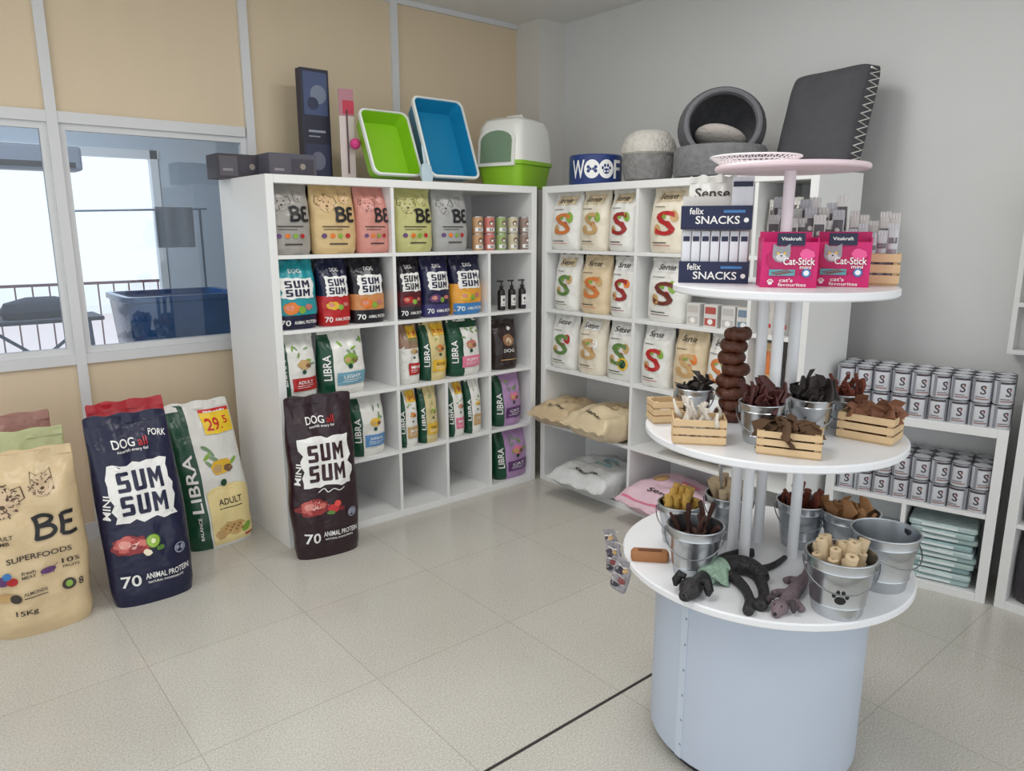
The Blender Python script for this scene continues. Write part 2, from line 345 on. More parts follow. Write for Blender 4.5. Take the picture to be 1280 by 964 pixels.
def make_bag(name,label,w,h,d,mats,matfn,artfn,loc,rz=0,rx=0,lean=0,seed=0,cat='pet food bag',group=None,n=2.4,wr=.07,side=0,pillow=False,res=1,split=False):
    root=thing(name,label,cat,loc,rz,rx,group)
    KD,KW=(PD2,PW2) if pillow else (PD,PW)
    def prm(z):
        v=max(0,min(1,z/h)); return w/2*interp(KW,v),d/2*interp(KD,v)
    def fr(x,z):
        hw,hd=prm(z); t=min(1,abs(x)/hw); v=z/h
        a=wr*d*noise.noise(Vector((x*4/w+seed*3.1,z*5/h,seed*1.7)))+.45*wr*d*noise.noise(Vector((x*6/w+9,z*9/h+seed,seed*2.3)))
        if not pillow:
            p=max(0,min(1,(v-.6)/.3)); p=p*p*(3-2*p)*max(0,min(1,(1-v)/.06))
            a+=.042*d*p*math.sin(2*PI*(x/w*3.6+.3*noise.noise(Vector((z*4/h,seed,3))))+seed)
        return hd*(1-t**n)**(1/n)+a*(1-t**4)*min(1,v*8)*(min(1,(1-v)*8) if pillow else 1)
    def xo(x,z):
        hw,_=prm(z); t=min(1,abs(x)/hw); v=z/h
        return side*z*z/h+.022*w*t*t*(1 if x>0 else -1)*noise.noise(Vector((v*4.5+seed,(3 if x>0 else -3),seed*.7)))*min(1,v*6)
    def sh(z): return lean*z
    NU,NV=(24,28) if res else (10,12); mb=MB(); idx={}
    for j in range(NV+1):
        z=h*j/NV; hw,hd=prm(z)
        for i in range(NU+1):
            s=-1+2*i/NU; x=hw*math.sin(PI/2*s); ff=fr(x,z) if 0<i<NU else 0
            idx[('f',i,j)]=len(mb.v); mb.v.append((x+xo(x,z),-ff+sh(z),z))
            if 0<i<NU: idx[('b',i,j)]=len(mb.v); mb.v.append((x+xo(x,z),hd*(1-(abs(x)/hw)**n)**(1/n)+sh(z),z))
            else: idx[('b',i,j)]=idx[('f',i,j)]
    for j in range(NV):
        for i in range(NU):
            xm=math.sin(PI/2*(-1+2*(i+.5)/NU)); vm=(j+.5)/NV
            for q in 'fb':
                a=(idx[(q,i,j)],idx[(q,i+1,j)],idx[(q,i+1,j+1)],idx[(q,i,j+1)])
                if q=='b': a=a[::-1]
                mb.f.append(a); mb.m.append(matfn(xm,vm,q=='f') if matfn else 0)
    for j in (0,NV):
        for i in range(NU):
            a=[idx[('f',i,j)],idx[('b',i,j)],idx[('b',i+1,j)],idx[('f',i+1,j)]]
            a=list(dict.fromkeys(a)); mb.f.append(tuple(a)); mb.m.append(0)
    body=mb.build('bag_body',mats,root,smooth=60)
    for end in ((1,0) if pillow else (1,)):
        sb=MB(); rings=[]
        for i in range(17):
            x=w*.465*(-1+i/8); wv=(.006 if w>.1 else .001)*math.sin(i*1.3+seed)
            t=d*.045+.0015; z0,z1=(h*.96,h+.008) if end else (h*.04,-.008)
            z1+=.004*math.sin(i*1.1+seed)*(1 if w>.1 else .3); o=xo(x,h if end else 0)
            rings.append([(x+o,-t+wv*.4+sh(z0),z0),(x+o,t+wv*.4+sh(z0),z0),(x+o,.002+wv+sh(z1),z1),(x+o,-.002+wv+sh(z1),z1)])
        sb.loft(rings).build('top_seal' if end else 'bottom_seal',mats[0],root,smooth=30)
    if artfn:
        A=Art(w,h); artfn(A)
        def mp(x,z,off):
            hw,_=prm(z); x=max(-.985*hw,min(.985*hw,x)); return (x+xo(x,z),-fr(x,z)-off+sh(z),z)
        A.build(mp,body,.0014+.011*d,.0004+.006*d,split)
    return root
# ------------------------------------------------------------ art for each bag family
GREEN=FO((16,70,48)); RED=PR((178,38,40)); YEL=PR((226,182,52)); TAN=PR((196,160,108)); ORANGE=PR((220,120,40))
DK=M((60,52,46),.6); PURPLE=PR((96,60,110)); LIME=PR((130,170,60)); PINK=PR((222,120,150)); MEAT=PR((196,120,110)); SKY=PR((60,120,180))
PALEY=PR((238,218,156)); BRY=PR((246,206,40)); BRR=PR((206,30,34))
def art_be(base,sk,big=False):
    lt=PR(tuple(int(.65*b+.35*min(255,c+90)) for b,c in zip(base,sk)))
    dk=M(tuple(int(c*.75) for c in sk),.6)
    def f(A):
        if big:
            A.face(-.24,.765,.16,lt,dk,1,70); A.face(.14,.825,.11,lt,dk,2,46,True)
            A.brush_be(.2,.60,.4,.125,.042,BLACK); A.text('ADULT',-.29,.585,.2,DK,.022); A.text('LAMB',-.31,.552,.16,DK,.022)
            A.text('SUPERFOODS',.02,.455,.6,DK,.03)
            A.ell(-.33,.35,.06,.055,PURPLE); A.ell(-.25,.34,.05,.045,RED); A.ell(-.29,.375,.04,.04,SKY)
            A.text('fresh',-.1,.375,.13,DK,.018); A.text('MEAT',-.1,.35,.13,DK,.016)
            A.ell(.08,.36,.075,.035,PURPLE); A.strokes([[(.02,.335),(.02,.35)],[(.13,.335),(.13,.35)],[(.14,.37),(.18,.385)]],.012,PURPLE)
            A.text('10',.27,.385,.11,DK,.03); A.text('%',.36,.385,.05,DK,.026); A.text('FRUITS',.3,.35,.16,DK,.016)
            A.ell(-.33,.25,.08,.05,TAN); A.ell(-.24,.24,.05,.05,DK); A.ell(.26,.25,.07,.06,DK); A.ell(.26,.25,.035,.035,LIME)
            A.text('ALMONDS',-.06,.262,.22,DK,.018); A.rect(-.17,.235,.05,.24,DK); A.text('8',.38,.25,.05,DK,.04); A.text('15Kg',-.16,.155,.2,BLACK,.034)
        else:
            A.face(-.2,.745,.17,lt,dk,int(base[0]),26); A.face(.2,.82,.1,lt,dk,int(base[1]),16,True)
            A.brush_be(.18,.585,.44,.2,.06,BLACK)
            A.rect(-.32,.40,.25,.415,DK); A.rect(-.3,.36,.1,.37,DK)
            for i,m in enumerate((PURPLE,ORANGE,LIME,RED)): A.ell(-.3+i*.17,.27,.055,.05,m,12)
            A.rect(-.2,.14,.2,.16,DK)
    return f
def art_sum(main,acc,big=False,topc=None,sd=1,foot=None,pork=False):
    def f(A):
        if foot: A.rect(-.44,.02,.44,.2,foot)
        A.ragged(-.34,.46,.36,.76,PWHITE,sd)
        A.sumword(.01,.67,.52,.105,main); A.sumword(.01,.545,.52,.105,main)
        if big:
            A.text('DOG',-.09,.865,.26,PWHITE,.045); A.text('all',.13,.865,.11,RED,.045); A.text('nourish every fiel',.0,.825,.36,PWHITE)
            if pork: A.text('PORK',.32,.895,.2,PWHITE,.034,rot=-10)
            else: A.strokes([crom([(-.14,.425),(-.05,.445),(.0,.42),(.08,.44),(.16,.425),(.24,.44)])],.014,PWHITE)
            A.text('MINI',-.4,.55,.13,PWHITE,.075,rot=82)
            A.meat(-.2,.335,.2,sd)
            if pork:
                A.ell(.03,.345,.085,.085,PR((96,128,44))); A.ell(.03,.345,.072,.072,PR((160,196,80))); A.ell(.03,.345,.028,.028,PR((234,238,196)))
                A.strokes([[(.03+.035*math.cos(t*.52),.345+.035*math.sin(t*.52)*A.w/A.h),(.03+.06*math.cos(t*.52),.345+.06*math.sin(t*.52)*A.w/A.h)] for t in range(12)],.007,BLACK)
                A.blob(-.05,.29,.05,.04,PR((240,228,200)),4); A.blob(.1,.3,.05,.03,PR((90,130,60)),5)
            else:
                A.blob(.06,.315,.08,.06,PR((190,40,44)),6); A.blob(.12,.345,.05,.045,PR((214,70,60)),7); A.blob(.02,.29,.06,.03,PR((92,128,60)),8); A.blob(.17,.31,.045,.035,PR((120,30,36)),9)
            A.text('70',-.27,.145,.22,PWHITE,.065); A.text('ANIMAL PROTEIN',.15,.158,.52,PWHITE,.032); A.text('NATURAL INGREDIENTS',.12,.125,.42,PWHITE)
            A.ell(.33,.27,.07,.07,PR((150,155,175))); A.ell(.33,.27,.055,.055,main)
        else:
            A.text('DOG',0,.86,.26,PWHITE,.06)
            A.blob(-.16,.32,.18,.12,acc,sd); A.blob(-.2,.33,.09,.06,PR((214,140,120)),sd+1); A.ell(.06,.29,.08,.08,topc or LIME); A.blob(.22,.33,.09,.06,MEAT,sd+2)
            A.text('70',-.3,.105,.2,PWHITE,.085); A.text('ANIMAL PROTEIN',.13,.105,.52,PWHITE,.05)
    return f
def art_libra(c,word='ADULT',pic=YEL,sale=False,sd=0):
    def f(A):
        A.text('LIBRA',-.31 if sale else -.37,.47 if sale else .45,.40,PWHITE,.14,rot=90)
        rn=random.Random(sd)
        for i in range(7):
            x=rn.uniform(-.12,.4); z=rn.uniform(.55,.72 if sale else .86)
            A.ell(x,z,.07,.025,LIME if i%2 else PR((120,150,110)),10,rot=rn.uniform(0,180))
        A.blob(.12,.56,.16,.11,pic,sd); A.blob(.06,.55,.07,.06,TAN,sd+1); A.blob(.22,.54,.07,.05,PR((120,90,60)),sd+2)
        if sale:
            A.rect(-.16,.02,.46,.40,c); A.ell(.15,.40,.28,.07,c); A.text(word,.15,.315,.34,DK,.045); A.rect(-.02,.265,.32,.272,DK)
            A.blob(.15,.12,.2,.1,PR((206,170,110)),3); A.blob(-.05,.09,.09,.06,TAN,4); A.ell(.34,.1,.09,.05,LIME,rot=30); A.rect(.3,.04,.44,.055,RED)
            for i in range(9): A.ell(.03+.03*i,.12+.02*math.sin(i*2.1),.02,.016,PR((160,112,64)),8)
            A.rect(.02,.785,.45,.95,BRY); A.rect(.02,.915,.45,.95,BRR); A.rect(.08,.927,.39,.938,PWHITE); A.text('29',.15,.85,.19,BRR,.082); A.rect(.262,.811,.286,.824,BRR); A.text('5',.345,.868,.065,BRR,.05)
            A.text('BALANCE',-.31,.16,.16,PWHITE,.04,rot=90)
        else:
            A.rect(-.2,.16,.44,.36,c); A.text(word,.12,.29,.38,PWHITE if c not in (YEL,) else DK,.05)
            A.rect(-.1,.235,.34,.243,PWHITE); A.rect(-.1,.205,.25,.212,PWHITE)
        A.ell(.1,.45,.05,.05,GREEN)
    return f
def art_price(base):
    def f(A):
        base(A); A.rect(-.1,.78,.38,.97,YEL); A.text('5.95',.14,.86,.36,RED,.1)
    return f
def art_sense(c1,c2,top,round_tag=False):
    def f(A):
        A.ragged(-.32,.8,.32,.955,top,3); A.text('Sense',0,.875,.46,DK,.09)
        A.text('S',.04,.46,.5,c1,.38); A.ell(.24,.57,.09,.13,c2,14,rot=20); A.ell(-.16,.36,.09,.12,TAN,14,rot=20); A.ell(.12,.46,.07,.05,RED,12); A.ell(.0,.57,.07,.04,LIME,12,rot=-20)
        A.rect(-.3,.15,.1,.165,DK); A.rect(-.3,.11,.2,.12,c1); A.rect(-.32,.71,.0,.72,DK)
        if round_tag: A.ell(.18,.3,.16,.16,YEL); A.ell(.18,.3,.11,.11,GREEN)
    return f
def m_strip(x,v,fr): return 1 if x<-.52 else 0
def m_low(t): return lambda x,v,fr: 1 if v<t else 0
# ------------------------------------------------------------ room
XW=3.68; YP=4.10; ZC=2.89
def sbox(name,x0,x1,y0,y1,z0,z1,m): return struct(MB().box(x0,x1,y0,y1,z0,z1).build(name,m,smooth=0))
sbox('floor',-3.2,XW+.1,-2.6,7.3,-.06,0,floor_mat())
sbox('ceiling',-3.2,XW+.1,-2.6,7.3,ZC,ZC+.06,M((228,227,224),.8,var=.02))
WALL=M((209,209,208),.85,var=.02,bump=.05,bscale=200)
sbox('wall_right',XW,XW+.1,-2.6,7.3,0,ZC,WALL)
sbox('wall_pillar',3.456,XW,3.865,YP,0,ZC,M((210,207,201),.85,var=.02))
BEIGE=grain_mat((217,198,169))
mb=MB(); mb.box(-3.2,1.577,YP,YP+.05,0,.93).box(-3.2,1.577,YP,YP+.05,2.045,ZC).box(1.577,XW,YP,YP+.05,0,ZC)
struct(mb.build('wall_left',BEIGE,smooth=0))
ALU=M((214,215,216),.4,.0,.03)
k=1
for xm in (-1.175,-.26,.654,1.577,2.489):
    w=.022
    sbox('trim_%d'%k,xm-w,xm+w,YP-.022,YP-.001,0,ZC,ALU); k+=1
for z0,z1,x1 in ((.9,.95,1.547),(2.03,2.08,1.547),(ZC-.03,ZC,XW-.23)):
    sbox('trim_%d'%k,-3.2,x1,YP-.018,YP-.0005,z0,z1,ALU); k+=1
sbox('trim_%d'%k,-3.2,XW,YP-.012,YP-.001,0,.08,ALU); k+=1
GL=glass_mat()
for i,(a,b) in enumerate(((-1.153,-.282),(-.238,.632),(.676,1.555))):
    f=MB(); t=.03
    f.box(a,a+t,YP,YP+.04,.95,2.03).box(b-t,b,YP,YP+.04,.95,2.03).box(a+t,b-t,YP,YP+.04,.95,.95+t).box(a+t,b-t,YP,YP+.04,2.03-t,2.03)
    fo=struct(f.build('window_%d'%(i+1),ALU,smooth=0))
    g=MB().box(a+t,b-t,YP+.018,YP+.022,.95+t,2.03-t).build('window_pane',GL,fo,smooth=0)
sbox('trim_%d'%k,-1.2,2.25,1.478,1.488,-.004,.0015,M((48,44,42),.7)); k+=1
# room behind the glass
BW=M((196,206,220),.85,var=.03)
mb=MB(); mb.box(-3.2,-.75,7.0,7.1,0,ZC).box(1.88,XW,7.0,7.1,0,ZC).box(-.75,1.88,7.0,7.1,2.2,ZC).box(-.75,1.88,7.0,7.1,0,.12)
struct(mb.build('wall_back',BW,smooth=0))
sbox('wall_side',-3.2,-3.1,YP+.05,7.0,0,ZC,BW)
f=MB()
for a in (-.75,.2,.26,1.81): f.box(a,a+.06,6.98,7.06,.12,2.2)
f.box(-.75,1.88,6.98,7.06,.12,.19).box(-.75,1.88,6.98,7.06,2.13,2.2)
struct(f.build('window_4',M((226,230,236),.5),smooth=0))
r=thing('balcony_railing','dark reddish metal balcony railing outside the bright far window','railing',(0,7.75,0))
RLM=M((126,92,98),.5)
MB().box(-1.2,2.4,-.015,.015,1.045,1.07).build('top_rail',RLM,r,smooth=0)
MB().box(-1.2,2.4,-.012,.012,.12,.145).build('bottom_rail',RLM,r,smooth=0)
b0=None
for i in range(28):
    x=-1.15+i*.13
    if b0 is None: b0=MB().box(-.006,.006,-.006,.006,.1,1.05).build('baluster',RLM,r,smooth=0); b0.location.x=x
    else:
        c=b0.copy(); COL.objects.link(c); c.location.x=x
sbox('balcony_floor',-1.6,2.8,7.1,7.9,-.1,.1,M((214,212,212),.8))
r=thing('apartment_building','pale pinkish white building across the street, low behind the balcony railing','building',(2,14,-9))
MB().box(-7,8,0,5,0,9.15).build('facade',M((240,226,224),.9),r,smooth=0)
MB().box(-7.1,8.1,-.1,5.1,9.15,9.3).build('parapet',M((244,240,238),.9),r,smooth=0)
r=thing('ceiling_lamp','flat white ceiling lamp in the room behind the glass','lamp',(1.05,5.6,ZC))
MB().box(-.35,.35,-.15,.15,-.05,0).build('lamp_housing',WHITE,r,smooth=0,bevel=.006); MB().box(-.32,.32,-.12,.12,-.056,-.0505).build('diffuser',emit_mat((.95,.97,1),2.2),r,smooth=0)
r=thing('wash_tub','deep blue plastic wash tub seen through the glass','tub',(1.35,4.95,0))
mb=MB(); mb.loft([rr(.29,.24,.06,.62),rr(.33,.28,.07,1.12),rr(.345,.295,.07,1.13),rr(.345,.295,.07,1.16),rr(.31,.26,.06,1.16),rr(.27,.22,.06,.68)]); mb.build('basin',M((42,92,150),.2,var=.35,scale=9),r)
for sx in (-1,1):
    for sy in (-1,1): MB().box(sx*.25-.02,sx*.25+.02,sy*.2-.02,sy*.2+.02,0,.625).build('leg',M((60,66,78),.5),r,smooth=0)
r=thing('grooming_table','grooming table on blue folding legs behind the glass','table',(.64,5.2,0))
TL=M((70,92,132),.4)
MB().box(-.38,.32,-.16,.16,1.005,1.03).build('tabletop',M((50,60,82),.6),r,smooth=0,bevel=.006)
for sx in (-.32,.28):
    for sy in (-.13,.13): MB().tube([(sx,sy,0),(sx*.85,sy,1.005)],.013).build('leg',TL,r)
MB().tube([(-.3,0,.55),(.25,0,.98)],.01).build('brace',TL,r)
MB().tube([(.26,0,.55),(-.26,0,.98)],.01).build('brace',TL,r)
o=MB(); o.loft([rr(.2,.09,.07,1.03),rr(.215,.1,.08,1.07),rr(.19,.08,.07,1.12),rr(.08,.04,.03,1.15)]); t=o.build('carry_bag',M((54,60,78),.9,bump=.3),None); t.location=(.66,5.2,0); tag(t,'dark soft bag lying on the grooming table','bag')
r=thing('towel_rail','thin grey hanging rail on posts above the blue tub','rail',(1.25,5.6,0))
RM=M((126,136,152),.4)
MB().tube([(-.35,0,0),(-.35,0,1.68)],.008).build('post',RM,r); MB().tube([(-.4,0,1.66),(.55,0,1.69)],.007).build('cross_bar',RM,r); MB().tube([(.5,0,0),(.5,0,1.68)],.008).build('post',RM,r)
o=MB(); rings=[]
for i in range(9):
    x=.2+.25*i/8; rings.append([(1.25+x,5.585+.008*math.sin(i*1.7),1.42),(1.25+x,5.615+.008*math.sin(i*1.7),1.42),(1.25+x,5.612,1.698),(1.25+x,5.588,1.698)])
tag(o.loft(rings).build('towel',M((158,166,180),.95,bump=.3)),'grey towel hanging over the thin rail behind the glass','towel')
r=thing('air_conditioner','dark grey unit mounted above the far bright window','air conditioner',(.53,6.84,1.99))
MB().box(-.75,.72,-.12,.14,0,.18).build('casing',M((122,128,144),.6),r,smooth=0,bevel=.02); MB().box(-.7,.67,-.126,-.121,.02,.06).build('vent_slot',BLACK,r,smooth=0)
# ------------------------------------------------------------ cube shelves
SHW=M((231,231,230),.42,var=.015,scale=3)
def cube_shelf(label,loc,rz,W,D,H,rows,divs,back=True):
    r=thing('cube_shelf',label,'shelf',loc,rz); T=.038;t=.009
    for x in (0,W-T): MB().box(x,x+T,0,D,0,H).build('side_panel',SHW,r,smooth=0,bevel=.002)
    MB().box(T,W-T,0,D,H-T,H).build('top_panel',SHW,r,smooth=0,bevel=.002); MB().box(T,W-T,0,D,0,T).build('bottom_panel',SHW,r,smooth=0,bevel=.002)
    zz=[T/2+(H-T)*k/rows for k in range(rows+1)]
    for k in range(1,rows): MB().box(T,W-T,.003,D-.012,zz[k]-t,zz[k]+t).build('shelf_board',SHW,r,smooth=0,bevel=.001)
    for k,xs in divs.items():
        z0=zz[k]+(t if k else T/2); z1=zz[k+1]-(t if k<rows-1 else T/2)
        for x in xs: MB().box(x-t,x+t,.003,D-.012,z0,z1).build('divider',SHW,r,smooth=0,bevel=.001)
    if back: MB().box(T,W-T,D-.012,D-.004,T,H-T).build('back_panel',SHW,r,smooth=0)
    return [z+(t if i else T/2) for i,z in enumerate(zz)]
HT=1.79
LX,LY=1.327,3.31; RX=2.98
full=[.325,.651,.96,1.268]
ZB=cube_shelf('tall white cube shelf along the beige partition, full of pet food bags',(LX,LY,0),0,1.62,.60,HT,5,{4:[.651],3:[.651,1.268],2:[.651,1.268],1:full,0:full})
cube_shelf('tall white cube shelf along the right wall behind the round display stand',(RX,3.30,0),R(-90),1.70,.38,HT,5,{k:[.723,1.41] for k in range(5)})
LA=R(14); LW=.67; LO=Vector((3.35-LW*math.sin(LA),.91+LW*math.cos(LA),0)); LRZ=R(-76)
def lowp(lx,ly,z): return Vector((LO.x+lx*math.sin(LA)+ly*math.cos(LA),LO.y-lx*math.cos(LA)+ly*math.sin(LA),z))
ZL=cube_shelf('low white cube shelf with food cans at the right wall',LO,LRZ,LW,.29,.757,2,{0:[.33]})
ZF=cube_shelf('tall white cube shelf cut off by the right edge of the photo',(3.36,.88,0),R(-90),.9,.31,HT,5,{k:[.45] for k in range(5)})
r=thing('wall_rack','narrow tall white rack on the right wall at the right edge of the photo','rack',(3.60,1.03,1.03),R(-90))
MB().box(0,.02,0,.078,0,.62).build('side_panel',SHW,r,smooth=0); MB().box(.02,.14,.068,.078,0,.62).build('back_panel',SHW,r,smooth=0)
for z in (0,.2,.4,.6): MB().box(.02,.14,0,.068,z,z+.018).build('shelf_board',SHW,r,smooth=0)
def lbag(k,pl,pr,pt,label,mats,matfn,art,d=.125,back=0,name='pet_food_bag',seed=0,lean=.03):
    yf=LY+.012+back; pm=pt+40
    x1=onY(pl,pm,yf+.02).x; x2=onY(pr,pm,yf+.02).x; w=(x2-x1)*.985
    if w<.12: d=.095
    h=min(.318,onY((pl+pr)/2,pt,yf+d*.5).z-ZB[k])
    return make_bag(name,label,w,h,d,mats,matfn,art,((x1+x2)/2,yf+d/2+.004,ZB[k]+.001),0,lean=lean,seed=seed)
def rbag(k,pl,pr,pt,label,mats,matfn,art,d=.125,back=0,name='pet_food_bag',seed=0,lean=.03):
    xf=RX+.012+back; pm=pt+40
    y1=onX(pl,pm,xf+.02).y; y2=onX(pr,pm,xf+.02).y; w=(y1-y2)*.985
    h=min(.318,onX((pl+pr)/2,pt,xf+d*.5).z-ZB[k])
    return make_bag(name,label,w,h,d,mats,matfn,art,(xf+d/2+.004,(y1+y2)/2,ZB[k]+.001),R(-90),lean=lean,seed=seed)
# row 1
for i,(a,b,t,c,sk,nm) in enumerate(((334,391,228,(158,154,148),(96,90,86),'silver grey pouch with an animal sketch, first on the top row of the left shelf'),
    (391,448,228,(206,178,128),(140,100,70),'tan pouch with an animal sketch beside the silver grey one on the top row'),
    (447,490,234,(204,140,128),(150,90,84),'dusty pink pouch with an animal sketch on the top row'),
    (495,544,236,(190,188,124),(120,110,70),'olive yellow pouch with an animal sketch on the top row'),
    (544,588,238,(164,164,162),(110,108,106),'light grey pouch with an animal sketch, last on the top row before small cans'))):
    lbag(4,a,b,t,nm,[FO(c)],None,art_be(c,sk),seed=i)
# row 2
TEAL=FO((34,150,160)); INK=FO((26,24,32))
lbag(3,341,399,320,'teal bag with white patch, leftmost on the second row',[TEAL,NAVY],m_low(.2),art_sum(NAVY,ORANGE,sd=2),seed=11)
lbag(3,400,440,320,'navy bag with a red lower half on the second row',[NAVY,FO((186,34,38))],m_low(.45),art_sum(NAVY,YEL,sd=3,foot=None),seed=12)
lbag(3,441,484,320,'black bag with an orange picture, third on the second row',[INK,FO((206,140,84))],lambda x,v,f:1 if .22<v<.46 else 0,art_sum(NAVY,ORANGE,sd=4),seed=13)
lbag(3,497,530,320,'black and maroon bag at the left of the second compartment on the second row',[FO((30,26,34)),FO((90,24,34))],lambda x,v,f:1 if .2<v<.45 else 0,art_sum(BLACK,RED,sd=5),seed=14)
lbag(3,530,566,319,'dark navy bag in the middle of the second compartment on the second row',[FO((28,30,66)),FO((60,56,110))],m_low(.2),art_sum(NAVY,PURPLE,sd=6),seed=15)
def art_yb(A): A.rect(-.46,.0,.46,.2,FO((60,130,190))); art_sum(NAVY,YEL,sd=7)(A)
lbag(3,567,605,319,'bag with dark top, orange middle and blue foot at the right of the second row',[NAVY,FO((228,160,56))],m_low(.52),art_yb,seed=16)
# row 3
WB=FO((228,227,221))
lbag(2,346,398,408,'white bag with green side strip and red foot on the third row',[WB,GREEN],m_strip,art_libra(RED,'ADULT',TAN,sd=1),seed=21)
lbag(2,400,459,403,'wide white bag with green side strip and pale blue foot on the third row',[WB,GREEN],m_strip,art_libra(PR((110,160,180)),'LIGHT',LIME,sd=2),seed=22)
lbag(2,500,527,398,'small bag with yellow price tag, left of the second compartment on the third row',[FO((150,120,100)),WB],m_low(.6),art_price(art_libra(RED,'MINI',TAN,sd=3)),seed=23,name='pet_food_pouch')
lbag(2,529,561,398,'small tan bag with yellow price tag in the middle of the third row',[FO((214,196,140)),GREEN],m_strip,art_price(art_libra(YEL,'ADULT',ORANGE,sd=4)),seed=24,name='pet_food_pouch')
lbag(2,563,603,394,'dark green and white bag with pink foot at the right of the third row',[WB,GREEN],lambda x,v,f:1 if (x<-.3 or v>.85) else 0,art_libra(PINK,'PUPPY',MEAT,sd=5),seed=25,name='pet_food_pouch')
def art_dark(A):
    A.ell(0,.62,.2,.18,PR((150,110,80))); A.ell(0,.6,.1,.1,PR((210,190,160))); A.text('DOG',0,.4,.4,PWHITE,.07); A.rect(-.3,.2,.3,.22,TAN); A.ell(.1,.85,.1,.06,PWHITE)
lbag(2,618,650,401,'slim dark brown bag under the pump bottles on the third row',[FO((48,36,36))],None,art_dark,seed=26)
# row 4
lbag(1,441,484,486,'white bag with blue foot beside the big dark bag on the fourth row',[WB,GREEN],m_strip,art_libra(PR((90,140,190)),'JUNIOR',YEL,sd=6),seed=31)
lbag(1,500,524,478,'slim bag with yellow price tag, left of the fourth row middle compartment',[WB,GREEN],m_strip,art_price(art_libra(TAN,'MINI',ORANGE,sd=7)),seed=32,name='pet_food_pouch')
lbag(1,526,549,480,'slim green and tan bag, right of the fourth row middle compartment',[FO((206,190,140)),GREEN],m_strip,art_libra(YEL,'ADULT',LIME,sd=8),seed=33,name='pet_food_pouch')
lbag(1,561,583,472,'slim bag with pink foot and price tag, left of the fourth row pair',[WB,GREEN],m_strip,art_price(art_libra(PINK,'MINI',MEAT,sd=9)),seed=34,name='pet_food_pouch')
lbag(1,584,603,470,'slim white bag with tan foot, right of the fourth row pair',[WB,GREEN],m_strip,art_libra(TAN,'ADULT',YEL,sd=10),seed=35,name='pet_food_pouch')
LIL=FO((176,140,184))
lbag(1,620,654,461,'lilac bag with green side strip on the fourth row',[LIL,GREEN],m_strip,art_libra(PURPLE,'CAT',PINK,sd=11),seed=36)
lbag(0,621,661,533,'lilac bag with green side strip on the bottom row',[LIL,GREEN],m_strip,art_libra(PURPLE,'CAT',PINK,sd=12),seed=37)
# right shelf upright bags
BT=FO((218,198,164)); CB=FO((226,217,198)); TOPB=PR((216,198,166))
DRED=PR((150,44,44)); DGRN=PR((96,130,70)); DOR=PR((206,120,60))
def sens(k,pl,pr,pt,lab,bm,c1,c2,top,seed,tagd=False,**kw): rbag(k,pl,pr,pt,lab,[bm],None,art_sense(c1,c2,top,tagd),seed=seed,**kw)
sens(4,686,723,240,'white pouch with orange emblem nearest the corner on the top row of right shelf',WB,DOR,LIME,TOPB,41)
sens(4,722,757,238,'cream pouch with tan emblem, second from the corner on the top row',CB,TAN,LIME,TOPB,42)
sens(4,758,793,236,'white pouch with red emblem, third from the corner on the top row',WB,DRED,LIME,TOPB,43)
sens(4,809,856,232,'cream pouch with red emblem in the middle compartment of the top row',CB,RED,TAN,TOPB,44)
sens(3,690,721,318,'white pouch with green emblem nearest the corner on the second row',WB,DGRN,TAN,TOPB,45)
sens(3,722,759,317,'tan pouch with orange emblem, second from the corner on the second row',BT,DOR,TAN,TOPB,46)
sens(3,760,793,315,'white pouch with dark red emblem, third from the corner on the second row',WB,DRED,ORANGE,PWHITE,47)
sens(3,806,855,318,'white pouch with dark emblem in the middle compartment of the second row',WB,PR((110,50,40)),LIME,PWHITE,48)
sens(2,686,718,391,'white pouch with green emblem nearest the corner on the third row',WB,DGRN,RED,PWHITE,49)
sens(2,719,754,390,'cream pouch with tan emblem, second from the corner on the third row',CB,TAN,PWHITE,PWHITE,50)
sens(2,755,794,392,'white pouch with a round yellow tag on the third row',WB,DGRN,TAN,PWHITE,51,True)
sens(2,798,836,402,'white pouch with red emblem at the left of the third row middle compartment',WB,RED,LIME,PWHITE,52)
sens(2,838,880,402,'tan pouch in the middle of the third row middle compartment',BT,TAN,ORANGE,TOPB,53)
sens(2,881,915,404,'pale pouch at the right of the third row middle compartment',WB,DOR,LIME,PWHITE,54)
# flat lying bags
def lying(y,k,w,h,d,label,bm,art,x=2.85,seed=0,dz=0,rzo=0):
    return make_bag('pet_food_bag',label,w,h,d,bm,None,art,(x,y,ZB[k]+d/2+.003+dz),R(-90+rzo),rx=R(-90),seed=seed,wr=.16,pillow=True,n=4)
def art_lie(c,plain=True):
    def f(A):
        A.text('Sense',.05,.2,.42,DK,.07); A.text('S',.12,.52,.26,c,.26)
        if not plain: A.rect(-.44,.05,.44,.075,c); A.ell(-.25,.5,.1,.1,TAN)
    return f
lying(3.115,1,.30,.44,.15,'tan bag lying flat in the corner compartment of the fourth row',[FO((206,184,148))],art_lie(PR((186,160,122))),2.84,61,rzo=4)
lying(2.775,1,.34,.44,.18,'cream bag lying flat and sticking out over the divider on the fourth row',[FO((216,198,164))],art_lie(PR((192,168,128))),2.80,62,rzo=-3)
lying(2.20,1,.40,.36,.14,'cream bag lying flat in the middle compartment of the fourth row',[CB],art_lie(TAN),2.985,63)
lying(2.83,0,.42,.48,.17,'greyish white bag lying flat at the bottom corner of the right shelf',[FO((214,216,216))],art_lie(PR((150,178,182))),2.80,64,rzo=3)
lying(2.30,0,.46,.48,.18,'white and pink bag lying flat on the bottom row of the right shelf',[FO((228,196,208))],art_lie(PINK,False),2.81,65,rzo=-3)
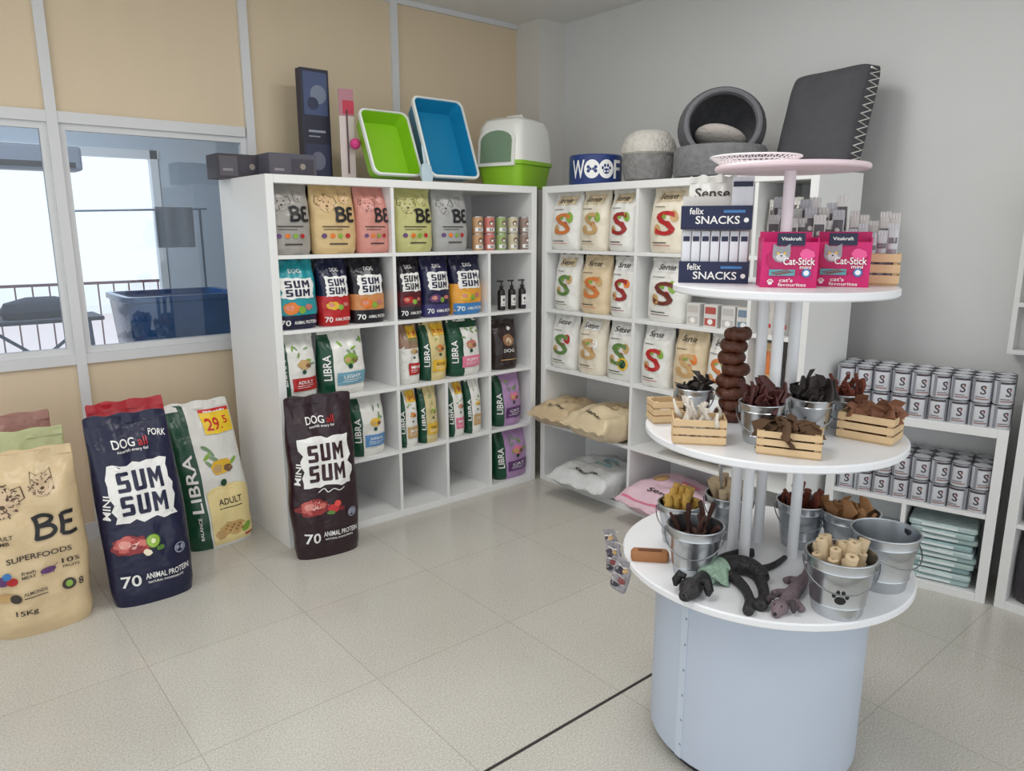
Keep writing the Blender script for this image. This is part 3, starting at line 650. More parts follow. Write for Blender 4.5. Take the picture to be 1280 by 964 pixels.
# small packs in the right compartment
def pack(k,px,pt,w,label,c,xoff=.05,seed=0,pc=None):
    p=onX(px,pt+20,RX+xoff); h=min(.3,onX(px,pt,RX+xoff).z-ZB[k])
    def a(A): A.rect(-.36,.55,.36,.9,pc or PR((90,86,84))); A.ell(0,.35,.22,.2,TAN,12); A.rect(-.3,.1,.3,.16,RED)
    make_bag('treat_pouch',label,w,h,.05,[c],None,a,(RX+xoff+.02,p.y,ZB[k]+.001),R(-90),seed=seed,cat='pouch')
for i,(px,t) in enumerate(((968,250),(990,247),(1011,250))):
    pack(4,px,t+2,.08,('white treat pouch left of three','white treat pouch in the middle of three','white treat pouch right of three')[i]+' on the top row behind the pink boxes',FO((206,204,198)),seed=i+70)
for i,(px,t) in enumerate(((962,356),(982,352),(1003,356))):
    pack(3,px,t-24,.075,('pale treat pouch left','grey treat pouch in the middle','pale treat pouch right')[i]+' of three on the second row beside the end panel',FO(((196,190,184),(164,160,158),(204,196,186))[i]),seed=i+75)
for i,(px,t) in enumerate(((930,410),(962,412),(995,414))):
    pack(2,px,t,.10,('pale treat pouch left','tan treat pouch in the middle','white treat pouch right')[i]+' of three on the third row beside the end panel',FO(((206,200,190),(206,176,130),(220,218,212))[i]),seed=i+78,pc=(DGRN,DOR,DRED)[i])
for i,(px,c) in enumerate(((868,(196,190,184)),(890,(180,84,76)),(912,(190,186,184)),(932,(120,140,160)))):
    p=onX(px,385,RX+.05); r=thing('treat_box',('white treat box nearest the divider','red and white treat box','white treat box beside the red one','blue grey treat box, last of four')[i]+' on the second row of the right shelf','box',(RX+.07,p.y,ZB[3]),R(-90))
    b=MB().box(-.038,.038,-.03,.03,0,.11).build('carton',M((214,212,208),.5),r,smooth=0,bevel=.002)
    A=Art(.076,.11); A.rect(-.42,.08,.42,.4,M(c,.5)); A.rect(-.4,.6,.4,.9,M(c,.5)); A.ell(0,.25,.2,.18,PWHITE,12); A.build(lambda x,z,o:(x,-.03-o,z),b,.0006)
# small cans on the top row
CANC=[(190,150,110),(200,120,110),(150,170,110),(200,190,160),(150,130,120)]
def can_proto(name,label,r,h,body,artfn,loc,group,cat='can',lid=None):
    t=thing(name,label,cat,loc,0,0,group)
    b=MB().lathe([(r*.94,0),(r,.004),(r,h-.004),(r*.96,h)],28,capb=True,capt=True).build('can_body',body,t)
    MB().lathe([(r*.9,h-.002),(r*1.01,h-.003),(r*1.01,h+.001),(r*.93,h+.002),(r*.9,h-.0015),(.001,h-.0015)],28).build('can_lid',lid or STEEL,t)
    A=Art(r*2.4,h); artfn(A); A.build(lambda x,z,o:((r+o)*math.sin(x/r),-(r+o)*math.cos(x/r),z),b,.0006)
    return t
for i in range(5):
    c=M(CANC[i],.45)
    def a(A): A.ell(0,.62,.2,.2,M((120,90,70),.6),14); A.ell(0,.58,.1,.1,PWHITE,12); A.rect(-.4,.12,.4,.34,PWHITE); A.text('BE',.0,.23,.3,BLACK,.16)
    x=onY(598+i*14.6,285,LY+.05).x
    nm=('tan','salmon','green','cream','brown')[i]
    p=can_proto('food_can','small %s can, lower one of its pair at the corner end of the top row'%nm,.0305,.092,c,a,(x,LY+.06,ZB[4]),'small cans on the top row')
    dup(p,(x,LY+.06,ZB[4]+.0945),R(random.uniform(-12,12)),'small %s can on top of its twin at the corner end of the top row'%nm)
# pump bottles
for i,px in enumerate((628,641,654)):
    x=onY(px,365,LY+.06).x
    if i==0:
        b0=thing('pump_bottle','dark pump bottle at the left of three in the corner of the second row','bottle',(x,LY+.07,ZB[3]),0,0,'pump bottles')
        b=MB().lathe([(.02,0),(.023,.004),(.023,.105),(.019,.118),(.009,.125),(.009,.133)],24,capb=True,capt=True).build('bottle_body',M((34,26,26),.25),b0)
        MB().lathe([(.011,.126),(.011,.142),(.004,.144),(.004,.165),(.012,.167),(.012,.174)],16,capt=True).box(-.03,.0,-.005,.005,.167,.174).build('pump_head',BLACK,b0)
        A=Art(.04,.125); A.rect(-.45,.2,.45,.7,PWHITE); A.ell(0,.5,.2,.2,DK,12); A.rect(-.3,.28,.3,.32,DK)
        A.build(lambda x,z,o:((.023+o)*math.sin(x/.023),-(.023+o)*math.cos(x/.023),z),b,.0006)
    else: dup(b0,(x,LY+.07,ZB[3]),None,('','dark pump bottle in the middle of three in the corner of the second row','dark pump bottle at the right of three in the corner of the second row')[i])
# ------------------------------------------------------------ big bags on the floor
make_bag('pet_food_bag','large navy bag with white patch on the floor between the beige and white bags',.335,.785,.16,[NAVY],None,art_sum(NAVY,MEAT,True,sd=9,pork=True),(.685,3.235,0),R(-2),lean=.14,seed=81,side=-.03,wr=.12,split=True)
make_bag('pet_food_bag','large beige bag with animal sketches on the floor at the left edge of the photo',.36,.70,.19,[FO((212,188,148))],None,art_be((212,188,148),(112,82,62),True),(.285,3.265,0),R(-2),lean=.1,seed=82,wr=.13,split=True)
make_bag('pet_food_bag','pale green bag top showing behind the large beige bag',.36,.735,.13,[FO((186,190,140))],None,None,(.29,3.45,0),0,lean=.1,seed=83,wr=.12)
make_bag('pet_food_bag','dusty pink brown bag at the left edge behind the pale green bag',.36,.77,.13,[FO((158,112,100))],None,None,(.27,3.61,0),0,lean=.12,seed=84,wr=.12)
make_bag('pet_food_bag','red bag showing behind the large navy floor bag',.33,.79,.12,[FO((176,32,44))],None,None,(.725,3.46,0),0,lean=.16,seed=85,wr=.12)
make_bag('pet_food_bag','large white bag with green strip and yellow price tag on floor by shelf end',.345,.70,.16,[WB,GREEN],lambda x,v,f:1 if x<-.38 else 0,art_libra(PALEY,'ADULT',YEL,True,sd=13),(1.095,3.62,0),R(4),lean=.2,seed=86,side=-.03,wr=.12,split=True)
DM=FO((52,24,34))
make_bag('pet_food_bag','large dark maroon bag with white patch leaning on the left shelf front',.33,.775,.15,[FO((44,24,32))],None,art_sum(DM,RED,True,sd=10),(1.46,3.165,0),R(-8),lean=.05,seed=87,wr=.12,split=True)
# ------------------------------------------------------------ top of left shelf
def carton_box(name,label,cat,x0,x1,y0,y1,z0,z1,m,art=None,group=None,rz=0):
    cx,cy=(x0+x1)/2,(y0+y1)/2; w,d,h=x1-x0,y1-y0,z1-z0
    r=thing(name,label,cat,(cx,cy,z0),rz,0,group)
    b=MB().box(-w/2,w/2,-d/2,d/2,0,h).build('carton',m,r,smooth=0,bevel=.003)
    if art:
        A=Art(w,h); art(A); A.build(lambda x,z,o:(x,-d/2-o,z),b,.0008)
    return r
def art_bx(A): A.rect(-.46,.1,-.1,.9,M((88,84,92),.5)); A.rect(-.05,.2,.44,.8,M((64,60,70),.5)); A.ell(.2,.5,.06,.06,M((150,140,130),.5)); A.rect(-.4,.3,-.2,.4,M((140,136,140),.5))
x0=onY(271,195,3.72).x; x1=onY(332,195,3.72).x
carton_box('product_box','flat dark box lying at the left end on top of the left shelf','box',x0,x1,3.72,3.88,HT,HT+.115,M((62,56,62),.5),art_bx)
x2=onY(395,195,3.58).x; x1=onY(336,195,3.58).x
carton_box('product_box','flat grey box lying beside the upright box on top of the left shelf','box',x1,x2,3.58,3.80,HT,HT+.12,M((84,82,94),.5),art_bx)
def art_up(A):
    A.rect(-.42,.6,.42,.97,M((70,84,120),.5)); A.ell(.1,.78,.28,.3,M((120,130,150),.5)); A.ell(-.1,.7,.2,.2,M((48,54,80),.5)); A.rect(-.42,.05,.42,.35,M((52,56,84),.5)); A.ell(0,.2,.25,.3,M((110,112,130),.5)); A.rect(-.3,.45,.3,.47,M((150,155,170),.5)); A.rect(-.3,.41,.1,.42,M((150,155,170),.5))
x0=onY(378,150,3.84).x; x1=onY(413,150,3.84).x
carton_box('product_box','tall narrow dark box standing upright on top of the left shelf','box',x0,x1,3.84,3.90,HT,onY(395,86,3.84).z,M((40,40,58),.45),art_up)
p=onY(438,205,3.70); r=thing('cat_toy_pack','narrow cat wand toy pack with pink ball between upright box and green tray','cat toy',(p.x,3.72,HT),R(-10))
hh=onY(438,112,3.72).z-HT
MB().box(-.04,.04,0,.006,0,hh).build('backing_card',M((214,200,196),.5),r,smooth=0); MB().box(-.04,.04,-.003,0,hh*.72,hh).build('header_card',M((176,120,130),.5),r,smooth=0); MB().box(-.02,.04,-.005,-.003,hh*.74,hh*.88).build('label_patch',M((190,40,70),.5),r,smooth=0)
MB().tube([(0,-.008,.05),(.0,-.008,hh*.78)],.004).build('wand',M((90,60,70),.5),r)
MB().ball((.03,-.036,hh*.42),.028,.028,.028).build('ball',M((220,70,140),.8),r)
def litter_tray(label,px,py,yb,W,L,dep,c,lean,rz=0):
    p=onY(px,py,yb); r=thing('litter_tray',label,'litter tray',(p.x,yb,HT),R(rz),R(90-lean))
    hw,hl=W/2,L/2
    MB().loft([rr(hw*.86,hl*.88,.035,0,5,0,hl),rr(hw*.97,hl*.97,.035,dep,5,0,hl),rr(hw*.94,hl*.95,.035,dep,5,0,hl),rr(hw*.83,hl*.85,.03,.006,5,0,hl)]).build('pan',M(c,.35,var=.03),r)
    MB().loft([rr(hw*.95,hl*.955,.035,dep-.006,5,0,hl),rr(hw*1.02,hl*1.0,.04,dep-.012,5,0,hl),rr(hw*1.02,hl*1.0,.04,dep+.006,5,0,hl),rr(hw*.95,hl*.955,.035,dep+.008,5,0,hl)],closed=True).build('rim',M((232,236,232),.4),r)
    return r
litter_tray('lime green litter tray leaning on its end on top of the left shelf',489,214,3.58,.295,.375,.09,(138,196,32),24)
litter_tray('blue litter tray leaning on its end beside the green one',558,218,3.57,.335,.475,.10,(18,130,176),22)
p=onY(533,217,3.44); r=thing('litter_scoop','small pale litter scoop standing in front of the blue tray','scoop',(p.x,3.43,HT),0,R(-12))
MB().box(-.008,.008,-.004,.004,.09,.2).build('handle',M((188,206,214),.4),r,bevel=.003); MB().loft([rr(.03,.004,.003,.0),rr(.036,.012,.003,.04),rr(.03,.012,.003,.09),rr(.01,.005,.003,.105)]).build('blade',M((188,206,214),.4),r)
# covered litter box
r=thing('covered_litter_box','hooded litter box with white hood, lime base and grey green flap at the corner','litter box',(3.0,3.575,HT),R(-72)); r.scale=(1.08,1.08,1.04)
W,Dp=.15,.19
LG=M((140,190,40),.4)
MB().loft([rr(W*.86,Dp*.86,.05,0),rr(W*.97,Dp*.97,.05,.12),rr(W*1.03,Dp*1.03,.055,.125),rr(W*1.03,Dp*1.03,.055,.145)]).build('base',LG,r)
HW=M((232,232,226),.4,var=.02)
hood=MB().loft([rr(W*1.0,Dp*1.0,.05,.145),rr(W*.97,Dp*.96,.05,.25),rr(W*.92,Dp*.88,.05,.33),rr(W*.82,Dp*.76,.05,.368),rr(W*.6,Dp*.55,.04,.385),rr(W*.35,Dp*.3,.03,.388)]).build('hood',HW,r)
def hy(z): return -(Dp*(1.0-.04*(z-.145)/.105 if z<.25 else .96-.08*(z-.25)/.08))
def arch(w,z0,z1,off):
    pts=[(-w,z0),(w,z0)]
    for k in range(9):
        a=PI*k/8; pts.append((w*math.cos(a)*1.0,z1-w*.55+w*.55*math.sin(a)))
    return [(x,hy(z)-off,z) for x,z in pts]
df=MB().loft([arch(.118,.115,.325,-.01),arch(.118,.115,.325,.006)]).build('door_frame',HW,r,smooth=30)
MB().loft([arch(.098,.135,.308,.0),arch(.098,.135,.308,.011)]).build('door_flap',M((118,142,116),.2),df,smooth=30)
MB().tube([(-.05,.0,.385),(-.045,0,.402),(.045,0,.402),(.05,0,.385)],.009).build('handle',HW,hood)
# ------------------------------------------------------------ top of right shelf
r=thing('pet_bowl','round blue bowl with white word and paw print on the right shelf top','bowl',(3.13,3.02,HT),R(-38))
Rb=.148;hb=.16
BL=M((38,58,116),.4)
bw=MB().lathe([(.1,0),(Rb*.97,.0),(Rb,.01),(Rb,hb-.006),(Rb-.006,hb),(Rb-.014,hb-.004),(Rb-.03,.03),(.001,.025)],40,capb=True).build('bowl_body',BL,r)
A=Art(.4,hb); A.text('W',-.31,.5,.21,PWHITE,.62); A.text('F',.29,.5,.14,PWHITE,.62)
A.ell(-.1,.5,.11,.125,PWHITE,24); A.rect(-.15,.455,-.05,.545,BL)
for dx in (-.05,.05):
    for dz in (-.065,.065): A.ell(-.1+dx,.5+dz,.024,.024,BL,10)
A.ell(.1,.5,.11,.125,PWHITE,24); A.paw(.1,.48,.085,BL)
A.build(lambda x,z,o:((Rb+o)*math.sin(x/Rb),-(Rb+o)*math.cos(x/Rb),z),bw,.001,split=True)
FG=M((112,112,114),.95,var=.35,scale=34,bump=.6,bscale=60); PL=M((196,192,184),1,var=.25,scale=36,bump=.9,bscale=70)
r=thing('pet_bed','small round mottled grey pet bed with cream plush lining between bowl and igloo','pet bed',(3.18,2.68,HT),0); r.scale=(1.02,1.02,1.08)
MB().lathe([(.09,0),(.12,.015),(.135,.06),(.138,.1),(.13,.135)],32,capb=True).build('outer_wall',M((128,127,126),.95,var=.45,scale=40,bump=.7,bscale=60),r)
MB().lathe([(.124,.125),(.142,.14),(.142,.17),(.128,.205),(.10,.235),(.07,.246),(.05,.235),(.06,.17),(.05,.1),(.001,.08)],32).build('plush_lining',PL,r)
r=thing('pet_igloo','grey felt pet igloo with a round dark opening on the right shelf top','pet bed',(3.20,2.245,HT),0); r.scale=(1.08,1.08,1.1)
MB().lathe([(.17,0),(.2,.008),(.207,.03),(.205,.12),(.195,.135),(.17,.14),(.16,.11),(.001,.1)],40,capb=True).build('base_ring',FG,r)
prof=[]
Ro=.19
for a in range(60,180,8): prof.append((Ro*math.sin(R(a)),Ro*math.cos(R(a))))
prof.append((.001,-Ro)); prof.append((.001,-Ro+.025))
for a in range(172,56,-8): prof.append(((Ro-.03)*math.sin(R(a)),(Ro-.03)*math.cos(R(a))))
prof.append(prof[0])
q=Vector((-.76,-.6,.12)).to_track_quat('Z','Y').to_matrix().to_4x4()
XF=Matrix.Translation((.0,.0,.215))@Matrix.Diagonal((1.02,1.02,.92,1))@q
dm=MB().lathe(prof,40,xf=XF).build('dome',M((84,84,87),.95,var=.35,scale=34,bump=.6,bscale=60),r,smooth=60)
rc=math.sin(R(60))*(Ro-.012); zc=math.cos(R(60))*(Ro-.01)
MB().tube([(rc*math.cos(2*PI*k/40),rc*math.sin(2*PI*k/40),zc) for k in range(40)],.012,8,xf=XF,closed=True).build('opening_rim',M((104,104,108),.95,bump=.5),dm)
MB().ball((0,0,.17),.12,.12,.045,Matrix.Rotation(R(22),4,'Y'),24).build('inner_cushion',M((168,162,156),1,bump=.6),r)
# cushion
CWD,CHT,CLN=.42,.485,.24
def cmap(u,v):
    k=(abs(u)*abs(v))**5
    return CWD/2*u*(1-.035*(1-v*v))*(1-.07*k), CHT/2+CHT/2*v*(1-.035*(1-u*u))*(1-.07*k)
def cushion_mb(edge,puff):
    mb=MB(); N=24; idx={}
    for q,sg in (('f',-1),('b',1)):
        for j in range(N+1):
            for i in range(N+1):
                u=math.sin(PI/2*(-1+2*i/N)); v=math.sin(PI/2*(-1+2*j/N)); x,z=cmap(u,v)
                f=edge+puff*(max(0,1-abs(u)**3)*max(0,1-abs(v)**3))**.55
                f+=.012*noise.noise(Vector((u*2.4,v*2.4,sg*3)))*(1-u**4)*(1-v**4)
                idx[(q,i,j)]=len(mb.v); mb.v.append((x,sg*f+CLN*z,z))
    for q in 'fb':
        for j in range(N):
            for i in range(N):
                a=(idx[(q,i,j)],idx[(q,i+1,j)],idx[(q,i+1,j+1)],idx[(q,i,j+1)]); mb.f.append(a if q=='f' else a[::-1]); mb.m.append(0)
    for i in range(N):
        for (a,b) in (((i,0),(i+1,0)),((i,N),(i+1,N)),((0,i),(0,i+1)),((N,i),(N,i+1))):
            mb.f.append((idx[('f',*a)],idx[('f',*b)],idx[('b',*b)],idx[('b',*a)])); mb.m.append(0)
    return mb
r=thing('cushion','large charcoal cushion with white zigzag edge stitching leaning on the right wall','cushion',(3.39,1.86,HT),R(-100))
cv=cushion_mb(.036,.07).build('cover',M((76,75,79),.95,var=.12,scale=20,bump=.3,bscale=150),r,smooth=70)
pts=[]
for i in range(27):
    v=-.93+1.86*i/26; x,z=cmap(1,v); pts.append((x+.004,(.032 if i%2 else -.032)+CLN*z,z))
MB().tube(pts,.005,6).build('zigzag_stitching',M((232,230,224),.8),cv)
# ------------------------------------------------------------ display stand
SX,SY=1.885,1.096; T1,T2,T3,T4=.602,.99,1.40,1.715; R1,R2,R3,R4=.41,.356,.295,.197
r=thing('display_stand','round tiered display stand with pale blue drum base and white shelves','display stand',(SX,SY,0))
BLUE=M((190,200,216),.4,var=.03)
RD=.305
MB().lathe([(RD-.025,.0),(RD-.025,.03)],64,capb=True,capt=True).build('plinth',M((44,46,52),.6),r)
drum=MB().lathe([(RD-.004,.03),(RD,.035),(RD,T1-.03),(RD-.004,T1-.026)],64,capb=True,capt=True).build('drum',BLUE,r)
sd=math.atan2(-SY,-SX)-R(38)
xf=Matrix.Rotation(sd,4,'Z')
sm=MB(); sm.box(RD-.004,RD+.0025,-.012,.012,.035,T1-.035,xf=xf).build('seam_strip',M((198,208,222),.35),drum,smooth=0)
rv=MB()
for z in (.08,.16,.24,.32,.40,.48): rv.lathe([(.004,0),(.003,.002),(.001,.003)],8,xf=xf@Matrix.Translation((RD+.0025,.006,z))@Matrix.Rotation(R(90),4,'Y'))
rv.build('rivets',M((140,155,175),.4),drum)
def disc(z,Rr,m,nm='tier_board',th=.022): MB().lathe([(Rr-.004,z-th),(Rr,z-th+.004),(Rr,z-.004),(Rr-.004,z)],72,capb=True,capt=True).build(nm,m,r)
TW=M((234,235,238),.35,var=.015)
disc(T1,R1,TW); disc(T2,R2,TW); disc(T3,R3,TW); disc(T4,R4,M((234,212,219),.4,var=.03),'top_board',.014)
def posts(z0,z1,rad,angs,pr,m):
    for a in angs:
        x,y=rad*math.cos(R(a)),rad*math.sin(R(a)); MB().tube([(x,y,z0),(x,y,z1)],pr,14).build('post',m,r)
va=math.degrees(math.atan2(SY,SX))
posts(T1,T2-.022,.085,(va+180-35,va+95,va-85,va+10),.0155,TW); posts(T2,T3-.022,.05,(va+180,va+60,va-60),.0155,TW); posts(T3,T4-.014,.0,(0,),.0155,M((236,226,231),.4))
def ond(px,py,z,Rr,rb):
    p=onZ(px,py,z); d=Vector((p.x-SX,p.y-SY)); mx=Rr-rb-.004
    if d.length>mx: d*=mx/d.length
    return Vector((SX+d.x,SY+d.y,z))
FACE=math.atan2(SX,SY)
FZ=-FACE
RV=Vector((math.cos(FZ),math.sin(FZ),0)); BV=Vector((math.sin(FACE),math.cos(FACE),0))
# buckets
def bucket(label,px,py,z,Rr,rt,rb,h,paw=False,rz=0,name='metal_bucket'):
    p=ond(px,py,z,Rr,rb); t=thing(name,label,'bucket',p,FZ+rz)
    def rad(zz): return rb+(rt-rb)*zz/h
    b=MB().lathe([(rb-.006,.003),(rb-.002,0),(rb,.003),(rad(h*.2),h*.2),(rad(h*.22)+.0015,h*.22),(rad(h*.24),h*.24),(rad(h*.8),h*.8),(rad(h*.82)+.0015,h*.82),(rad(h*.84),h*.84),(rt,h),(rt-.002,h),(rb-.002,.006),(.001,.006)],36,capb=True).build('bucket_body',STEEL,t)
    MB().tube([((rt+.001)*math.cos(2*PI*k/36),(rt+.001)*math.sin(2*PI*k/36),h) for k in range(36)],.0028,8,closed=True).build('rim',STEEL,t)
    for s in (-1,1): MB().box(s*(rt-.002)-.004,s*(rt-.002)+.004,-.012,.012,h-.03,h-.008).build('ear',DSTEEL,t,bevel=.002)
    pts=[]
    for k in range(17):
        a=PI*k/16; pts.append(((rt+.006)*math.cos(a),-(rt+.012)*math.sin(a)*.95,h-.016-.055*math.sin(a)))
    MB().tube(pts,.0018,6).build('wire_handle',DSTEEL,t)
    if paw:
        A=Art(.1,h); A.paw(0,.42,.24,BLACK); A.build(lambda x,zz,o:((rad(zz)+o)*math.sin(x/rad(zz)),-(rad(zz)+o)*math.cos(x/rad(zz)),zz),b,.001)
    return p
def stickmesh(L,rad,m,kind,ph=0):
    mb=MB()
    if kind=='roll': mb.lathe([(rad*.35,0),(rad,0.001),(rad*1.02,L*.5),(rad,L-.001),(rad*.35,L),(rad*.35,0)],12)
    elif kind=='knot':
        pts=[(.004*math.sin(i*1.1+ph),0,L*i/8) for i in range(9)]; mb.tube(pts,[rad*(1.25 if i in (0,1,7,8) else .8)*(1+.12*math.sin(i*2.7+ph)) for i in range(9)],8)
    elif kind=='flat':
        mb.loft([rr(rad*(1.6+.6*math.sin(i*2.3+ph)),rad*(.5+.15*math.sin(i*1.4+ph)),rad*.3,L*i/7,2,cx=.011*math.sin(i*1.9+ph),cy=.009*math.cos(i*1.3+ph)) for i in range(8)])
    else:
        pts=[(.011*math.sin(i*.9+ph),.008*math.cos(i*.7+ph),L*i/7) for i in range(8)]; mb.tube(pts,[rad*(.85+.35*math.sin(i*1.7+ph)) for i in range(8)],7)
    o=mb.build('chew_stick',m,smooth=50); return o
def fill(p,rb,rt,h,n,L,rad,m,kind,label,group,name='chew_stick',z0=.007):
    bases=[stickmesh(L,rad,m,kind,0),stickmesh(L*.95,rad*1.15,m,kind,1.7),stickmesh(L*1.04,rad*.95,m,kind,3.1)]; n=int(n*1.6)
    for i in range(n):
        if i<3: o=bases[i]; o.name=name
        else: o=bases[i%3].copy(); COL.objects.link(o)
        a=2*PI*i*.618+random.uniform(-.3,.3); q=math.sqrt((i+.5)/n)
        r0=(rb-rad*1.6-.004)*q*.85*random.uniform(.3,1); r1=(rt-rad*1.1-.002)*q*random.uniform(.94,1.05)
        b=Vector((p.x+r0*math.cos(a+random.uniform(-.7,.7)),p.y+r0*math.sin(a),p.z+z0)); e=Vector((p.x+r1*math.cos(a),p.y+r1*math.sin(a),p.z+h))
        s=random.uniform(.86,1.34)
        o.rotation_mode='QUATERNION'; o.rotation_quaternion=(e-b).to_track_quat('Z','Y')@Euler((0,0,random.uniform(0,6))).to_quaternion(); o.location=b; o.scale=(1,1,s)
        tag(o,label,'dog chew',group)
b1=(.076,.054,.145)
KY=M((206,166,82),.7,var=.15); KD=M((66,36,28),.7,var=.25); KB=M((206,184,150),.7,var=.15); KR=M((112,52,34),.65,var=.2); KM=M((150,106,66),.7,var=.2); KBL=M((40,32,30),.6,var=.2)
p=bucket('metal bucket of yellow chews at the left rim of the lowest tier',848,676,T1,R1,.066,.048,.125); fill(p,.048,.066,.125,12,.135,.010,KY,'knot','yellow chew bone standing in the left metal bucket of the lowest tier','yellow chews in bucket')
p=bucket('metal bucket of thin dark sticks at the front left of the lowest tier',866,716,T1,R1,*b1); fill(p,.054,.076,.145,9,.14,.007,KD,'stick','thin dark chew stick in the front left bucket of the lowest tier','thin dark sticks in bucket')
p=bucket('metal bucket of pale rolled chews behind the left bucket on the lowest tier',908,668,T1,R1,.07,.05,.135); fill(p,.05,.07,.135,12,.145,.011,KB,'knot','pale rolled chew in the back bucket of the lowest tier','pale chews in bucket')
r=thing('metal_scoop','shiny metal scoop standing in the back left bucket under the middle tier','scoop',Vector((p.x,p.y,p.z+.01))-RV*.012-BV*.03,FZ)
MB().tube([(.0,0,.1),(-.012,.0,.16),(-.02,0,.262)],[.006,.005,.006],8).build('handle',STEEL,r); MB().loft([rr(.014,.002,.0015,.0,3),rr(.022,.005,.003,.05,3),rr(.016,.005,.003,.09,3),rr(.006,.005,.003,.108,3)]).build('blade',STEEL,r)
p=bucket('metal bucket of reddish brown chews behind the posts on the lowest tier',998,680,T1,R1,.072,.052,.14); fill(p,.052,.072,.14,12,.142,.009,KR,'stick','reddish brown chew stick behind the posts on the lowest tier','reddish chews in bucket')
p=bucket('metal bucket of mixed brown sticks at the right back of the lowest tier',1058,694,T1,R1,.08,.056,.14); fill(p,.056,.08,.14,10,.138,.009,KM,'flat','mixed brown chew strip in the right back bucket of the lowest tier','brown strips in bucket')
p=bucket('metal bucket with black paw print at the front of the lowest tier',1047,764,T1,R1,.083,.06,.155,True); fill(p,.06,.083,.155,15,.152,.0135,KB,'roll','beige rolled chew in the paw print bucket','beige rolls in paw print bucket')
bucket('empty metal bucket at the right rim of the lowest tier',1100,730,T1,R1,.085,.062,.155,rz=R(40))
# tier 2 buckets
b2=(.055,.04,.105)
p=bucket('small metal bucket behind the left crate on the middle tier',866,526,T2,R2,.052,.038,.1); fill(p,.038,.052,.1,9,.112,.007,KBL,'flat','dark chew strip in the small left bucket of the middle tier','dark strips in left bucket')
p=bucket('small metal bucket of dark red strips in the centre of the middle tier',949,552,T2,R2,.058,.042,.108); fill(p,.042,.058,.108,16,.132,.0085,M((70,30,26),.55,var=.25),'flat','dark red chew strip in the centre bucket of the middle tier','dark red strips in centre bucket')
p=bucket('small metal bucket of black strips right of centre on the middle tier',1012,544,T2,R2,*b2); fill(p,.04,.055,.105,15,.13,.0085,KBL,'flat','black chew strip in the bucket right of centre on the middle tier','black strips in bucket')
p=bucket('small metal bucket of brown sticks beside the right crate on the middle tier',1052,534,T2,R2,.05,.037,.1); fill(p,.037,.05,.1,12,.12,.0075,KR,'stick','brown chew stick in the right bucket of the middle tier','brown sticks in right bucket')
# chew rings
p=ond(912,526,T2,R2,.045); bases=[]
for i in range(8):
    lab=('lowest','second lowest','third lowest','fourth lowest','fourth highest','third highest','second highest','topmost')[i]+' brown ring chew of the tall stack on the middle tier'
    if i<3:
        mb=MB(); mb.tube([(.0255*math.cos(2*PI*k/28)*(1+.06*math.sin(k*1.1+i)),.0255*math.sin(2*PI*k/28)*(1+.06*math.sin(k*1.3+i)),.0178+.0015*math.sin(k*.9+i*2)) for k in range(28)],[.0182*(1+.10*math.sin(k*1.7+i*1.3)+.05*math.sin(k*3.9+i)) for k in range(28)],12,closed=True)
        o=mb.build('chew_ring',M((88,46,28),.42,var=.3,scale=40,bump=.5,bscale=70),smooth=80); bases.append(o)
    else: o=bases[i%3].copy(); COL.objects.link(o)
    sc=1.04-.022*i; o.scale=(sc,sc,1)
    o.location=(p.x+.006*math.sin(i*2),p.y+.006*math.cos(i*2.3),T2+.0345*i+.001); o.rotation_euler=(.05*math.sin(i*1.7),.05*math.cos(i*2.1),i*.8); tag(o,lab,'dog chew','ring chews in the stack')
# crates
PINE=M((214,184,142),.6,var=.1,scale=30)
def crate(label,px,py,z,Rr,w,d,h,rz=0,pos=None):
    p=pos or ond(px,py,z,Rr,max(w,d)/2+.004); t=thing('wooden_crate',label,'crate',p,FZ+rz)
    MB().box(-w/2,w/2,-d/2,d/2,0,.006).build('bottom_board',PINE,t,smooth=0,bevel=.001)
    for sx in (-1,1):
        for sy in (-1,1): MB().box(sx*(w/2-.007)-.006,sx*(w/2-.007)+.006,sy*(d/2-.007)-.006,sy*(d/2-.007)+.006,.006,h).build('corner_post',PINE,t,smooth=0)
    n=3; sh=h/n*.78
    for k in range(n):
        z0=.003+h/n*k+h/n*.11
        for s in (-1,1):
            MB().box(-w/2-.004,w/2+.004,s*d/2-.002+s*.0025,s*d/2+.002+s*.0025,z0,z0+sh).build('slat',PINE,t,smooth=0,bevel=.0008)
            MB().box(s*w/2-.002+s*.0025,s*w/2+.002+s*.0025,-d/2,d/2,z0,z0+sh).build('slat',PINE,t,smooth=0,bevel=.0008)
    return p
def cfill(p,rz,w,d,n,L,rad,m,kind,label,group,name='chew_piece',tilt=.3):
    bases=[stickmesh(L,rad,m,kind,0),stickmesh(L*1.1,rad*1.1,m,kind,2.1)]; c,s=math.cos(rz),math.sin(rz); rows=3; nx=(n+rows-1)//rows
    for i in range(n):
        if i<2: o=bases[i]; o.name=name
        else: o=bases[i%2].copy(); COL.objects.link(o)
        x=(-.5+((i%nx)+.5)/nx)*(w-.035); y=(-.3+.3*(i//nx))*(d-.02)
        o.location=(p.x+x*c-y*s,p.y+x*s+y*c,p.z+.012)
        o.rotation_euler=(random.uniform(-tilt,tilt),random.uniform(-tilt,tilt),random.uniform(0,3)); o.scale=(1,1,random.uniform(.85,1.2)); tag(o,label,'dog chew',group)
cz=R(10)
p=crate('wooden slat crate of wrapped sticks at the front left of the middle tier',872,551,T2,R2,.13,.085,.068,cz); cfill(p,FZ+cz,.13,.085,15,.09,.006,M((220,212,200),.6),'stick','pale wrapped chew stick in the front left crate','wrapped sticks in crate','chew_stick')
crate('wooden slat crate at the far left rim of the middle tier',830,526,T2,R2,.08,.07,.065,R(25))
